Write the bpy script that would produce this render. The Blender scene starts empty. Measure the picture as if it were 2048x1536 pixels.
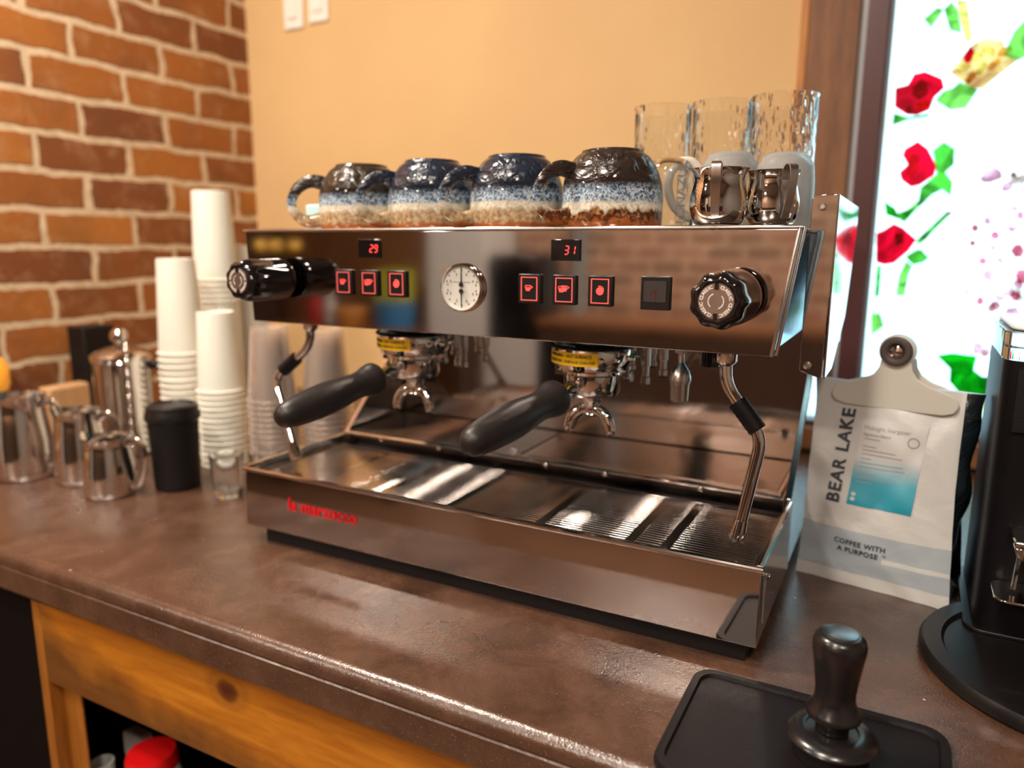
import bpy, math, random
from mathutils import Vector, Matrix
PI = math.pi
SC = bpy.context.scene
COL = SC.collection

# ---------------------------------------------------------------- camera
CAM_LOC = Vector((.8128, -.72, .4213))
YAW, PITCH, ROLL = .4868, .1867, .0038
FPX = 1487.9
fwd = Vector((-math.sin(YAW) * math.cos(PITCH), math.cos(YAW) * math.cos(PITCH), -math.sin(PITCH)))
rgt = Vector((math.cos(YAW), math.sin(YAW), 0))
upv = rgt.cross(fwd)
c_, s_ = math.cos(ROLL), math.sin(ROLL)
rgt, upv = c_ * rgt + s_ * upv, -s_ * rgt + c_ * upv
camd = bpy.data.cameras.new('camera')
camd.sensor_width = 36
camd.lens = FPX * 36 / 2048
camd.clip_start = .02
cam = bpy.data.objects.new('camera', camd)
COL.objects.link(cam)
cam.matrix_world = Matrix.Translation(CAM_LOC) @ Matrix((rgt, upv, -fwd)).transposed().to_4x4()
SC.camera = cam
camd.dof.use_dof = True
camd.dof.focus_distance = .73
camd.dof.aperture_fstop = 2.6
camd.dof.aperture_blades = 0

# ---------------------------------------------------------------- exposure, world, lights
SC.view_settings.view_transform = 'Standard'
SC.view_settings.look = 'None'
SC.view_settings.gamma = 1
SC.view_settings.exposure = 0
SC.view_settings.use_curve_mapping = False
W = bpy.data.worlds.new('sky')
SC.world = W
W.use_nodes = True
bg = W.node_tree.nodes['Background']
bg.inputs[0].default_value = (.44, .76, .96, 1)
bg.inputs[1].default_value = 3.6

CEIL = 1.75
FLOOR = -.92
LAMPS = [(-.45, -.25, 40), (.35, -1.15, 26), (-1.5, -1.9, 30), (-.1, -2.9, 50), (1.25, -1.5, 24)]  # unseen ceiling lamps; the last one put in to brighten the coffee bag
LAMP_COL = (1.0, .88, .75)
for i, (lx, ly, lw) in enumerate(LAMPS):
    ld = bpy.data.lights.new('ceiling_lamp_light', 'AREA')
    ld.shape = 'DISK'; ld.size = .26
    ld.energy = lw; ld.color = LAMP_COL
    lo = bpy.data.objects.new('ceiling_lamp_light', ld)
    COL.objects.link(lo)
    lo.location = (lx, ly, CEIL - .035)
pd = bpy.data.lights.new('window_portal', 'AREA')
pd.shape = 'RECTANGLE'; pd.size = .66; pd.size_y = 1.1; pd.cycles.is_portal = True
po = bpy.data.objects.new('window_portal', pd); COL.objects.link(po)
po.location = (1.06, .925, .6); po.rotation_euler = (-PI / 2, 0, 0)

SC.cycles.transparent_max_bounces = 40

# ---------------------------------------------------------------- materials
MATS = {}
def srgb(r, g, b):
    f = lambda c: c / 12.92 if c <= .04045 else ((c + .055) / 1.055) ** 2.4
    return (f(r / 255), f(g / 255), f(b / 255), 1)
def newmat(name):
    m = bpy.data.materials.new(name); m.use_nodes = True
    MATS[name] = m
    nt = m.node_tree
    return m, nt, nt.nodes['Principled BSDF']
def mat(name, col, rough=.5, metal=0, spec=.5, emis=None, es=0, trans=0, ior=1.45, bump=0, bscale=200, coat=0, alpha=1, sss=0, var=0):
    m, nt, b = newmat(name)
    if len(col) == 3: col = (*col, 1)
    b.inputs['Base Color'].default_value = col
    b.inputs['Roughness'].default_value = rough
    b.inputs['Metallic'].default_value = metal
    b.inputs['Specular IOR Level'].default_value = spec
    b.inputs['Transmission Weight'].default_value = trans
    b.inputs['IOR'].default_value = ior
    b.inputs['Coat Weight'].default_value = coat
    b.inputs['Coat Roughness'].default_value = .05
    if sss:
        b.inputs['Subsurface Weight'].default_value = sss
        b.inputs['Subsurface Scale'].default_value = .01
    if emis:
        b.inputs['Emission Color'].default_value = (*emis[:3], 1)
        b.inputs['Emission Strength'].default_value = es
    if bump or var:
        tc = nt.nodes.new('ShaderNodeTexCoord')
        n = nt.nodes.new('ShaderNodeTexNoise'); n.inputs['Scale'].default_value = bscale; n.inputs['Detail'].default_value = 4
        nt.links.new(tc.outputs['Object'], n.inputs['Vector'])
        if bump:
            bp = nt.nodes.new('ShaderNodeBump'); bp.inputs['Strength'].default_value = bump; bp.inputs['Distance'].default_value = .002
            nt.links.new(n.outputs[0], bp.inputs['Height']); nt.links.new(bp.outputs[0], b.inputs['Normal'])
        if var:
            mx = nt.nodes.new('ShaderNodeMix'); mx.data_type = 'RGBA'
            mx.inputs[6].default_value = tuple(c * (1 - var) for c in col[:3]) + (1,)
            mx.inputs[7].default_value = tuple(min(1, c * (1 + var)) for c in col[:3]) + (1,)
            nt.links.new(n.outputs[0], mx.inputs[0]); nt.links.new(mx.outputs[2], b.inputs['Base Color'])
    return m
class NT:
    def __init__(s, name):
        s.m, s.nt, s.b = newmat(name)
    def n(s, t, **k):
        x = s.nt.nodes.new('ShaderNode' + t)
        for a, v in k.items(): setattr(x, a, v)
        return x
    def l(s, a, b): s.nt.links.new(a, b)
    def ramp(s, fac, stops, interp='LINEAR'):
        r = s.n('ValToRGB'); r.color_ramp.interpolation = interp
        e = r.color_ramp.elements
        while len(e) < len(stops): e.new(.5)
        for i, (p, c) in enumerate(stops):
            e[i].position = p; e[i].color = c if len(c) == 4 else (*c, 1)
        s.l(fac, r.inputs[0]); return r.outputs[0]
    def mix(s, fac, a, b, mode='MIX'):
        x = s.n('Mix'); x.data_type = 'RGBA'; x.blend_type = mode
        for i, v in ((0, fac), (6, a), (7, b)):
            if hasattr(v, 'links') or hasattr(v, 'is_linked'): s.l(v, x.inputs[i])
            elif i == 0: x.inputs[0].default_value = v
            else: x.inputs[i].default_value = v if len(v) == 4 else (*v, 1)
        return x.outputs[2]
    def math(s, op, a, b=0, c=0):
        x = s.n('Math'); x.operation = op
        for i, v in enumerate((a, b, c)):
            if hasattr(v, 'is_linked'): s.l(v, x.inputs[i])
            else: x.inputs[i].default_value = v
        return x.outputs[0]
    def noise(s, scale, detail=4, vec=None, rough=.5, dist=0):
        x = s.n('TexNoise'); x.inputs['Scale'].default_value = scale; x.inputs['Detail'].default_value = detail
        x.inputs['Roughness'].default_value = rough; x.inputs['Distortion'].default_value = dist
        s.l(vec if vec is not None else s.obj(), x.inputs['Vector']); return x.outputs[0]
    def obj(s):
        if not hasattr(s, 'tc'): s.tc = s.n('TexCoord')
        return s.tc.outputs['Object']
    def map(s, scale=(1, 1, 1), loc=(0, 0, 0), rot=(0, 0, 0)):
        x = s.n('Mapping'); s.l(s.obj(), x.inputs[0])
        x.inputs['Scale'].default_value = scale; x.inputs['Location'].default_value = loc; x.inputs['Rotation'].default_value = rot
        return x.outputs[0]
    def bump(s, h, strength, dist=.002):
        x = s.n('Bump'); x.inputs['Strength'].default_value = strength; x.inputs['Distance'].default_value = dist
        s.l(h, x.inputs['Height']); s.l(x.outputs[0], s.b.inputs['Normal'])

def brick_mat(name, horiz, zoff, yoff, bw=.222, rh=.083, pal=((.17, .048, .009), (.25, .075, .010), (.34, .110, .013), (.42, .15, .020))):
    t = NT(name)
    sp = t.n('SeparateXYZ'); t.l(t.obj(), sp.inputs[0])
    h = sp.outputs[horiz]; z = sp.outputs[2]
    # uneven hand-laid joints: warp the coordinates a little
    n1 = t.noise(9, 3); n2 = t.noise(11, 3, t.map(loc=(5, 3, 1)))
    n3 = t.noise(60, 3)
    hh = t.math('ADD', t.math('ADD', h, yoff), t.math('MULTIPLY', t.math('SUBTRACT', n1, .5), .05))
    zz = t.math('ADD', t.math('ADD', z, zoff), t.math('MULTIPLY', t.math('SUBTRACT', n2, .5), .022))
    zz = t.math('ADD', zz, t.math('MULTIPLY', t.math('SUBTRACT', n3, .5), .006))
    cb = t.n('CombineXYZ'); t.l(hh, cb.inputs[0]); t.l(zz, cb.inputs[1])
    br = t.n('TexBrick'); t.l(cb.outputs[0], br.inputs['Vector'])
    br.inputs['Scale'].default_value = 1
    br.inputs['Brick Width'].default_value = bw; br.inputs['Row Height'].default_value = rh
    br.inputs['Mortar Size'].default_value = .0085; br.inputs['Mortar Smooth'].default_value = .25
    br.inputs['Bias'].default_value = 0
    br.inputs['Color1'].default_value = (0, 0, 0, 1); br.inputs['Color2'].default_value = (1, 1, 1, 1)
    br.inputs['Mortar'].default_value = (.5, .5, .5, 1)
    bc = t.ramp(br.outputs['Color'], [(0, pal[0]), (.3, pal[1]), (.7, pal[2]), (1, pal[3])])
    stain = t.ramp(t.noise(22, 6, rough=.65), [(.5, (0, 0, 0)), (.72, (1, 1, 1))])
    bc = t.mix(t.math('MULTIPLY', stain, .35), bc, (.46, .27, .14))
    soot = t.ramp(t.noise(7, 4, t.map(loc=(2, 7, 4))), [(.5, (0, 0, 0)), (.68, (1, 1, 1))])
    bc = t.mix(t.math('MULTIPLY', soot, .35), bc, (.10, .04, .018))
    mc = t.ramp(t.noise(40, 5), [(.2, (.46, .33, .20)), (.8, (.70, .54, .36))])
    col = t.mix(br.outputs['Fac'], bc, mc)
    t.l(col, t.b.inputs['Base Color'])
    t.b.inputs['Roughness'].default_value = .75
    hgt = t.math('ADD', t.math('MULTIPLY', t.math('SUBTRACT', 1, br.outputs['Fac']), 1), t.math('MULTIPLY', t.noise(120, 4), .25))
    t.bump(hgt, .8, .006)
    return t.m
brick_mat('brick_y', 1, .083 * 20 - .832 + .0088, .222 * 10 - .39 + .111)
brick_mat('brick_x', 0, .5, 2, .21, .083, ((.12, .06, .04), (.17, .08, .055), (.24, .11, .075), (.30, .15, .10)))

def wall_mat():
    t = NT('orange_plaster')
    c = t.ramp(t.noise(3, 4), [(.3, (.60, .385, .175)), (.7, (.66, .435, .20))])
    t.l(c, t.b.inputs['Base Color']); t.b.inputs['Roughness'].default_value = .7
    t.bump(t.noise(70, 5), .35, .003)
wall_mat()
def counter_mat():
    t = NT('brown_stone')
    a = t.ramp(t.noise(16, 9, rough=.68, dist=.4), [(.28, (.050, .022, .012)), (.5, (.078, .036, .021)), (.74, (.120, .062, .038))])
    sp = t.ramp(t.noise(420, 2), [(.63, (0, 0, 0)), (.74, (1, 1, 1))])
    a = t.mix(t.math('MULTIPLY', sp, .35), a, (.30, .19, .13))
    v = t.n('TexVoronoi'); v.inputs['Scale'].default_value = 38; t.l(t.obj(), v.inputs['Vector'])
    dot = t.ramp(v.outputs['Distance'], [(.035, (1, 1, 1)), (.06, (0, 0, 0))])
    rnd = t.ramp(t.n('SeparateColor').outputs[0] if False else v.outputs['Color'], [(.72, (0, 0, 0)), (.78, (1, 1, 1))])
    a = t.mix(t.math('MULTIPLY', dot, rnd), a, (.55, .45, .36))
    t.l(a, t.b.inputs['Base Color'])
    r = t.ramp(t.noise(9, 5, t.map(loc=(3, 1, 0))), [(.3, (.19, .19, .19)), (.7, (.30, .30, .30))])
    t.l(r, t.b.inputs['Roughness'])
    t.b.inputs['Specular IOR Level'].default_value = .95
    h = t.math('ADD', t.noise(420, 4), t.math('MULTIPLY', t.noise(150, 4), .6))
    t.bump(h, .38, .0011)
counter_mat()
def wood_mat(name, c1, c2, c3, axis=0, rough=.45, knot=None, dark=None, scale=1):
    t = NT(name)
    sc = [9, 9, 9]; sc[axis] = 1.1
    v = t.map(scale=tuple(x * scale for x in sc))
    n = t.noise(3.2, 6, v, .6, 1.2)
    n2 = t.noise(16, 5, v, .6, .4)
    f = t.math('ADD', t.math('MULTIPLY', n, .65), t.math('MULTIPLY', n2, .35))
    c = t.ramp(f, [(.32, c1), (.5, c2), (.68, c3)])
    if knot:
        vm = t.n('VectorMath'); vm.operation = 'DISTANCE'
        mp = t.n('Mapping'); t.l(t.obj(), mp.inputs[0]); mp.inputs['Scale'].default_value = (.75, 0, 1)
        t.l(mp.outputs[0], vm.inputs[0]); vm.inputs[1].default_value = (knot[0] * .75, 0, knot[1])
        d = t.math('ADD', vm.outputs['Value'], t.math('MULTIPLY', t.math('SUBTRACT', t.noise(30, 3), .5), .012))
        k = t.ramp(d, [(.006, (1, 1, 1)), (.013, (.75, .75, .75)), (.017, (.1, .1, .1)), (.022, (.35, .35, .35)), (.03, (0, 0, 0))])
        c = t.mix(k, c, (.10, .022, .006))
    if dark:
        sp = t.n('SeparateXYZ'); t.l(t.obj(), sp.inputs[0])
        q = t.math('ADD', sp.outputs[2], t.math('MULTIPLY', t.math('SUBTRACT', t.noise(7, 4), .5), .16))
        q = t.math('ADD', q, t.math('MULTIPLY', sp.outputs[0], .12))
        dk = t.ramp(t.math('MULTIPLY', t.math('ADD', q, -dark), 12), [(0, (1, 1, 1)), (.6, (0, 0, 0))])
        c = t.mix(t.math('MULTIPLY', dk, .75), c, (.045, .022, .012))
    t.l(c, t.b.inputs['Base Color']); t.b.inputs['Roughness'].default_value = rough
    t.bump(n2, .15, .001)
    return t.m
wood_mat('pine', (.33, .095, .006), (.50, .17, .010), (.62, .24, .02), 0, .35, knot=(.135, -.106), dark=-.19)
wood_mat('pine_upright', (.25, .085, .012), (.36, .13, .018), (.46, .18, .03), 2, .4)
wood_mat('casing_wood', (.11, .042, .014), (.18, .072, .024), (.26, .11, .04), 2, .55)
wood_mat('casing_orange', (.32, .11, .02), (.5, .2, .035), (.55, .24, .06), 2, .5)
wood_mat('dark_wood', (.03, .014, .008), (.055, .026, .014), (.09, .045, .025), 0, .5)
wood_mat('light_wood', (.40, .22, .10), (.5, .28, .13), (.58, .34, .17), 2, .5)
mat('plum_frame', (.085, .03, .03), .35)
mat('grey_strip', (.36, .36, .38), .3)
mat('black_panel', (.004, .002, .002), .8, spec=.15)
mat('umber_plaster', (.24, .20, .175), .7)
mat('floor_brown', (.16, .08, .045), .4, var=.3, bscale=4)
mat('ceiling_white', (.34, .29, .24), .8)
def steel(name, col=(.66, .62, .59), rough=.05, brushed=0, axis=0, dirt=0):
    t = NT(name)
    t.b.inputs['Base Color'].default_value = (*col, 1)
    t.b.inputs['Metallic'].default_value = 1
    r = t.math('ADD', rough, t.math('MULTIPLY', t.noise(25, 5), rough * .6 + dirt))
    t.l(r, t.b.inputs['Roughness'])
    if brushed:
        sc = [260, 260, 260]; sc[axis] = 3
        t.bump(t.noise(1, 3, t.map(scale=tuple(sc))), brushed, .0006)
    return t.m
steel('mirror_steel', (.60, .545, .52), .035, dirt=.03)
steel('polished_steel', (.70, .66, .63), .06)
steel('chrome', (.80, .78, .76), .03)
steel('tray_steel', (.58, .52, .49), .10, .12, 0, dirt=.05)
steel('satin_steel', (.62, .58, .55), .20, .25, 2)
steel('satin_bright', (.86, .82, .78), .22)
steel('blue_steel', (.16, .36, .50), .16)  # steel with a blue tint, for the upper body
steel('wavy_steel', (.84, .81, .78), .07)
mat('black_gloss', (.006, .005, .006), .08, coat=.6)
mat('black_plastic', (.008, .0065, .0065), .35)
mat('grinder_black', (.005, .004, .005), .42, spec=.25)
mat('black_soft', (.016, .012, .011), .40, bump=.12, bscale=900)
mat('black_matte', (.006, .004, .004), .55, spec=.35, bump=.15, bscale=500)
mat('black_rubber', (.006, .0035, .004), .5, bump=.25, bscale=700, spec=.25)
mat('anodised_black', (.010, .008, .008), .24, spec=.8)
mat('anodised_top', (.22, .235, .24), .30, metal=1)
mat('red_led', (.02, 0, 0), .4, emis=(1.0, .055, .045), es=2.6)
mat('red_led_soft', (.02, 0, 0), .4, emis=(1.0, .13, .10), es=1.25)
mat('red_dim', (.12, .02, .015), .4, emis=(1, .05, .03), es=.06)
mat('switch_face', (.045, .038, .036), .25)
mat('dial_white', (.62, .60, .55), .4)
mat('dial_ink', (.01, .01, .01), .5)
mat('cap_metal', (.40, .30, .26), .35, metal=.9)
mat('cap_print', (.85, .80, .72), .4)
mat('yellow_label', (.92, .52, .005), .45)
mat('label_ink', (.06, .04, .01), .5)
mat('red_paint', (.62, .004, .012), .35)
mat('white_plastic', (.80, .78, .74), .35)
mat('nozzle_plastic', (.72, .70, .72), .4)
mat('brass', (.75, .50, .22), .2, metal=1)
mat('paper_white', (.82, .77, .68), .6, sss=.15)
mat('rim_white', (.86, .82, .74), .5)
mat('clip_plastic', (.70, .67, .60), .35, sss=.1)
mat('clip_ring', (.10, .075, .07), .35)
mat('switch_white', (.80, .76, .68), .4)
mat('frosted_white', (.70, .71, .70), .25, trans=.72, ior=1.12)
mat('handle_cream', (.78, .72, .62), .35)
mat('text_grey', (.25, .24, .24), .5)
mat('text_dark', (.05, .055, .07), .5)
mat('text_faint', (.36, .36, .37), .5)
mat('red_cap', (.72, .008, .010), .3)
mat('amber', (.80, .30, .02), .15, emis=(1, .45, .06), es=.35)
mat('pale_blue', (.42, .62, .66), .6)
mat('fridge_white', (.62, .60, .58), .4)
mat('bulb_glow', (.9, .6, .2), .4, emis=(1, .48, .02), es=.5)
mat('lamp_glow', (1, 1, 1), .4, emis=(1, .82, .62), es=6)
mat('blue_paint', (.03, .16, .36), .4)
mat('yellow_green', (.38, .36, .04), .5)
mat('orange_box', (.55, .22, .04), .5)
mat('skirt_cream', (.55, .47, .36), .6)
mat('straw_orange', (.85, .40, .05), .4)
# clear glass / clear plastic
mat('clear_glass', (.97, .98, .98), .02, trans=1, ior=1.45)
def seeded():
    t = NT('seeded_glass')
    t.b.inputs['Base Color'].default_value = (.97, .98, .98, 1)
    t.b.inputs['Transmission Weight'].default_value = 1; t.b.inputs['Roughness'].default_value = .02
    v = t.n('TexVoronoi'); v.inputs['Scale'].default_value = 110
    t.l(t.map(scale=(1, 1, .45)), v.inputs['Vector'])
    h = t.ramp(v.outputs['Distance'], [(.1, (1, 1, 1)), (.42, (0, 0, 0))])
    t.bump(h, .55, .0018)
seeded()
def thin_clear():
    t = NT('clear_plastic')
    tr = t.n('BsdfTransparent'); tr.inputs[0].default_value = (.97, .95, .93, 1)
    gl = t.n('BsdfGlossy'); gl.inputs['Roughness'].default_value = .12; gl.inputs[0].default_value = (.95, .92, .9, 1)
    df = t.n('BsdfDiffuse'); df.inputs[0].default_value = (.80, .70, .64, 1)
    fr = t.n('LayerWeight'); fr.inputs[0].default_value = .35
    m1 = t.n('MixShader'); t.l(fr.outputs['Facing'], m1.inputs[0]); t.l(tr.outputs[0], m1.inputs[1]); t.l(gl.outputs[0], m1.inputs[2])
    m2 = t.n('MixShader'); m2.inputs[0].default_value = .12; t.l(m1.outputs[0], m2.inputs[1]); t.l(df.outputs[0], m2.inputs[2])
    t.l(m2.outputs[0], t.nt.nodes['Material Output'].inputs[0])
thin_clear()
def stained(name, col, streak=.15):
    t = NT(name)
    n = t.noise(18, 4, dist=1.5)
    c = t.mix(t.ramp(n, [(.35, (0, 0, 0)), (.65, (1, 1, 1))]), tuple(x * (1 - streak) for x in col), tuple(min(1, x * (1 + streak)) for x in col))
    tr = t.n('BsdfTransparent'); t.l(c, tr.inputs[0])
    gl = t.n('BsdfGlossy'); gl.inputs['Roughness'].default_value = .15
    m1 = t.n('MixShader'); m1.inputs[0].default_value = .03; t.l(tr.outputs[0], m1.inputs[1]); t.l(gl.outputs[0], m1.inputs[2])
    t.l(m1.outputs[0], t.nt.nodes['Material Output'].inputs[0])
GLASS = {'cream': (.99, .95, .90), 'leaf_light': (.38, .62, .22), 'leaf_mid': (.22, .52, .15), 'leaf_dark': (.04, .41, .05),
         'yellow': (.90, .70, .30), 'peach': (.98, .60, .34), 'orange': (.90, .26, .045), 'red': (.84, .01, .11), 'crimson': (.55, .07, .12),
         'rosepink': (.97, .36, .44), 'pink': (.98, .56, .62)}
GLASS['petal_light'] = (.95, .85, .55); GLASS['pink_pale'] = (.99, .76, .70)
for k, v in GLASS.items(): stained('glass_' + k, v, .08 if k == 'cream' else .3)
stained('glass_daylight', (.42, .30, .24), .05)

# mug glazes, banded by height above the machine (mugs stand rim down)
def glaze(name, top, drip):
    t = NT(name)
    sp = t.n('SeparateXYZ'); t.l(t.obj(), sp.inputs[0])
    z = t.math('ADD', sp.outputs[2], t.math('MULTIPLY', t.math('SUBTRACT', t.noise(150, 3), .5), .004))
    zl = t.math('ADD', sp.outputs[2], t.math('MULTIPLY', t.math('SUBTRACT', t.noise(75, 4, t.map(scale=(1, 1, .35))), .5), .030 if drip else .012))
    v = t.n('TexVoronoi'); v.inputs['Scale'].default_value = 210; t.l(t.map(scale=(1, 1, .6)), v.inputs['Vector'])
    n = t.noise(260, 4, dist=1)
    blue = t.ramp(n, [(.36, (.02, .03, .05)), (.46, (.10, .17, .26)), (.56, (.40, .48, .56)), (.7, (.62, .66, .68))])
    white = t.ramp(t.noise(300, 3), [(.3, (.46, .38, .26)), (.6, (.72, .68, .58))])
    if drip:
        low = t.ramp(t.noise(120, 5, dist=1), [(.3, (.035, .012, .006)), (.5, (.10, .028, .008)), (.68, (.42, .20, .07))])
    else:
        low = t.ramp(t.noise(190, 5), [(.3, (.16, .10, .05)), (.5, (.36, .24, .13)), (.7, (.55, .42, .26))])
    rim = (.30, .085, .018)
    c = t.mix(t.ramp(zl, [(.0035, (1, 1, 1)), (.0075, (0, 0, 0))]), low, rim)
    c = t.mix(t.ramp(zl, [(.0175 if drip else .019, (0, 0, 0)), (.0195 if drip else .022, (1, 1, 1))]), c, white)
    c = t.mix(t.ramp(z, [(.0265 if drip else .0275, (0, 0, 0)), (.0275 if drip else .0295, (1, 1, 1))]), c, blue)
    c = t.mix(t.ramp(z, [(.0425, (0, 0, 0)), (.044, (1, 1, 1))]), c, top)
    t.l(c, t.b.inputs['Base Color'])
    t.l(t.ramp(sp.outputs[2], [(.043, (.10, .10, .10)), (.046, (.24, .24, .24))]), t.b.inputs['Roughness'])
    t.b.inputs['Coat Weight'].default_value = .25
    h1 = t.math('MULTIPLY', t.noise(26, 3, t.map(scale=(1, 1, 1.5)), dist=1.2), t.ramp(sp.outputs[2], [(.040, (.12, .12, .12)), (.05, (1, 1, 1))]))
    t.bump(h1, .9, .011)
    return t.m
glaze('glaze_brown', (.028, .018, .014, 1), True)
glaze('glaze_olive', (.030, .021, .013, 1), False)
glaze('glaze_navy', (.014, .020, .036, 1), False)
# bag of coffee: off-white with a grey-blue band round its foot
def bag_mat():
    t = NT('bag_white')
    sp = t.n('SeparateXYZ'); t.l(t.obj(), sp.inputs[0])
    c = t.mix(t.math('LESS_THAN', sp.outputs[2], .070), (.66, .645, .62), (.42, .47, .51))
    c = t.mix(t.math('LESS_THAN', sp.outputs[2], .016), c, (.66, .645, .62))
    st = t.math('MULTIPLY', t.math('GREATER_THAN', sp.outputs[0], .012), t.math('LESS_THAN', t.math('ABSOLUTE', t.math('SUBTRACT', sp.outputs[2], .040)), .0028))
    c = t.mix(st, c, (.66, .645, .62))
    t.l(c, t.b.inputs['Base Color']); t.b.inputs['Roughness'].default_value = .33
    t.bump(t.noise(28, 3, dist=.8), .5, .004)
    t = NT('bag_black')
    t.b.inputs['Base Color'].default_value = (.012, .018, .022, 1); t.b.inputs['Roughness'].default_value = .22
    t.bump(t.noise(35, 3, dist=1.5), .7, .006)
    t = NT('bag_label')
    sp = t.n('SeparateXYZ'); t.l(t.obj(), sp.inputs[0])
    c = t.ramp(t.math('MULTIPLY', t.math('SUBTRACT', sp.outputs[2], .10), 10), [(.03, (.01, .30, .42)), (.35, (.08, .42, .55)), (.62, (.62, .66, .68)), (.66, (.70, .68, .66))])
    t.l(c, t.b.inputs['Base Color']); t.b.inputs['Roughness'].default_value = .35
bag_mat()

# ---------------------------------------------------------------- mesh helpers
class MB:
    def __init__(s): s.v = []; s.f = []; s.mi = []; s.cur = 0
    def add(s, vs, fs):
        o = len(s.v); s.v += [tuple(p) for p in vs]; s.f += [tuple(i + o for i in f) for f in fs]; s.mi += [s.cur] * len(fs); return s
    def box(s, x0, x1, y0, y1, z0, z1):
        v = [(x, y, z) for x in (x0, x1) for y in (y0, y1) for z in (z0, z1)]
        return s.add(v, [(0, 1, 3, 2), (4, 6, 7, 5), (0, 4, 5, 1), (2, 3, 7, 6), (0, 2, 6, 4), (1, 5, 7, 3)])
    def lathe(s, prof, c=(0, 0, 0), n=32, axis=(0, 0, 1), close=True, ref=None, mod=None):
        a = Vector(axis).normalized()
        u = Vector(ref) if ref else (Vector((1, 0, 0)) if abs(a.x) < .9 else Vector((0, 1, 0)))
        u = (u - a * u.dot(a)).normalized(); w = a.cross(u)
        c = Vector(c); vs = []
        for (r, h) in prof:
            for i in range(n):
                t = 2 * PI * i / n
                rr = r * (mod(t, h) if mod else 1)
                vs.append(c + a * h + (u * math.cos(t) + w * math.sin(t)) * rr)
        fs = []
        for k in range(len(prof) - 1):
            for i in range(n):
                j = (i + 1) % n
                fs.append((k * n + i, k * n + j, (k + 1) * n + j, (k + 1) * n + i))
        if close:
            if prof[0][0] > 1e-6: fs.append(tuple(range(n))[::-1])
            if prof[-1][0] > 1e-6: fs.append(tuple(range((len(prof) - 1) * n, len(prof) * n)))
        return s.add(vs, fs)
    def tube(s, pts, r, n=12, caps=True, flat=None, up=None):
        pts = [Vector(p) for p in pts]; m = len(pts)
        rs = r if isinstance(r, (list, tuple)) else [r] * m
        T = [(pts[min(i + 1, m - 1)] - pts[max(i - 1, 0)]).normalized() for i in range(m)]
        N = Vector(up) if up else (Vector((0, 0, 1)) if abs(T[0].z) < .9 else Vector((1, 0, 0)))
        vs = []
        for i in range(m):
            N = (N - T[i] * N.dot(T[i])).normalized(); B = T[i].cross(N)
            for k in range(n):
                t = 2 * PI * k / n
                if flat: vs.append(pts[i] + N * math.cos(t) * rs[i] * flat[0] + B * math.sin(t) * rs[i] * flat[1])
                else: vs.append(pts[i] + (N * math.cos(t) + B * math.sin(t)) * rs[i])
        fs = [(i * n + k, i * n + (k + 1) % n, (i + 1) * n + (k + 1) % n, (i + 1) * n + k) for i in range(m - 1) for k in range(n)]
        if caps: fs += [tuple(range(n))[::-1], tuple(range((m - 1) * n, m * n))]
        return s.add(vs, fs)
    def prism(s, poly, a, b, plane='xz'):
        def P3(p, t):
            if plane == 'xz': return (p[0], t, p[1])
            if plane == 'yz': return (t, p[0], p[1])
            return (p[0], p[1], t)
        n = len(poly)
        vs = [P3(p, a) for p in poly] + [P3(p, b) for p in poly]
        return s.add(vs, [tuple(range(n))[::-1], tuple(range(n, 2 * n))] + [(i, (i + 1) % n, n + (i + 1) % n, n + i) for i in range(n)])
    def torus(s, c, R, r, axis=(0, 0, 1), n=40, m=10):
        prof = [(R + r * math.cos(2 * PI * i / m), r * math.sin(2 * PI * i / m)) for i in range(m + 1)]
        return s.lathe(prof, c, n, axis, close=False)
    def sphere(s, c, r, n=20, sc=(1, 1, 1)):
        o = len(s.v)
        s.lathe([(max(r * math.sin(PI * i / 10), 1e-5), -r * math.cos(PI * i / 10)) for i in range(11)], (0, 0, 0), n)
        for i in range(o, len(s.v)):
            p = s.v[i]; s.v[i] = (c[0] + p[0] * sc[0], c[1] + p[1] * sc[1], c[2] + p[2] * sc[2])
        return s
    def xf(s, f, start=0):
        for i in range(start, len(s.v)): s.v[i] = tuple(f(Vector(s.v[i])))
        return s

def spline(pts, per=8):
    pts = [Vector(p) for p in pts]; P = [pts[0] * 2 - pts[1]] + pts + [pts[-1] * 2 - pts[-2]]; out = []
    for i in range(1, len(P) - 2):
        for k in range(per):
            t = k / per; a, b, c, d = P[i - 1:i + 3]
            out.append(.5 * ((2 * b) + (c - a) * t + (2 * a - 5 * b + 4 * c - d) * t * t + (3 * b - a - 3 * c + d) * t ** 3))
    out.append(pts[-1]); return out
def bend(pts, r=.01, per=6):
    # polyline with rounded corners
    pts = [Vector(p) for p in pts]; out = [pts[0]]
    for i in range(1, len(pts) - 1):
        a, b, c = pts[i - 1:i + 2]
        u = (a - b); w = (c - b); d = min(r, u.length * .45, w.length * .45)
        p = b + u.normalized() * d; q = b + w.normalized() * d
        for k in range(per + 1):
            t = k / per; out.append(p * (1 - t) ** 2 + b * 2 * t * (1 - t) + q * t * t)
    out.append(pts[-1]); return out

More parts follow.
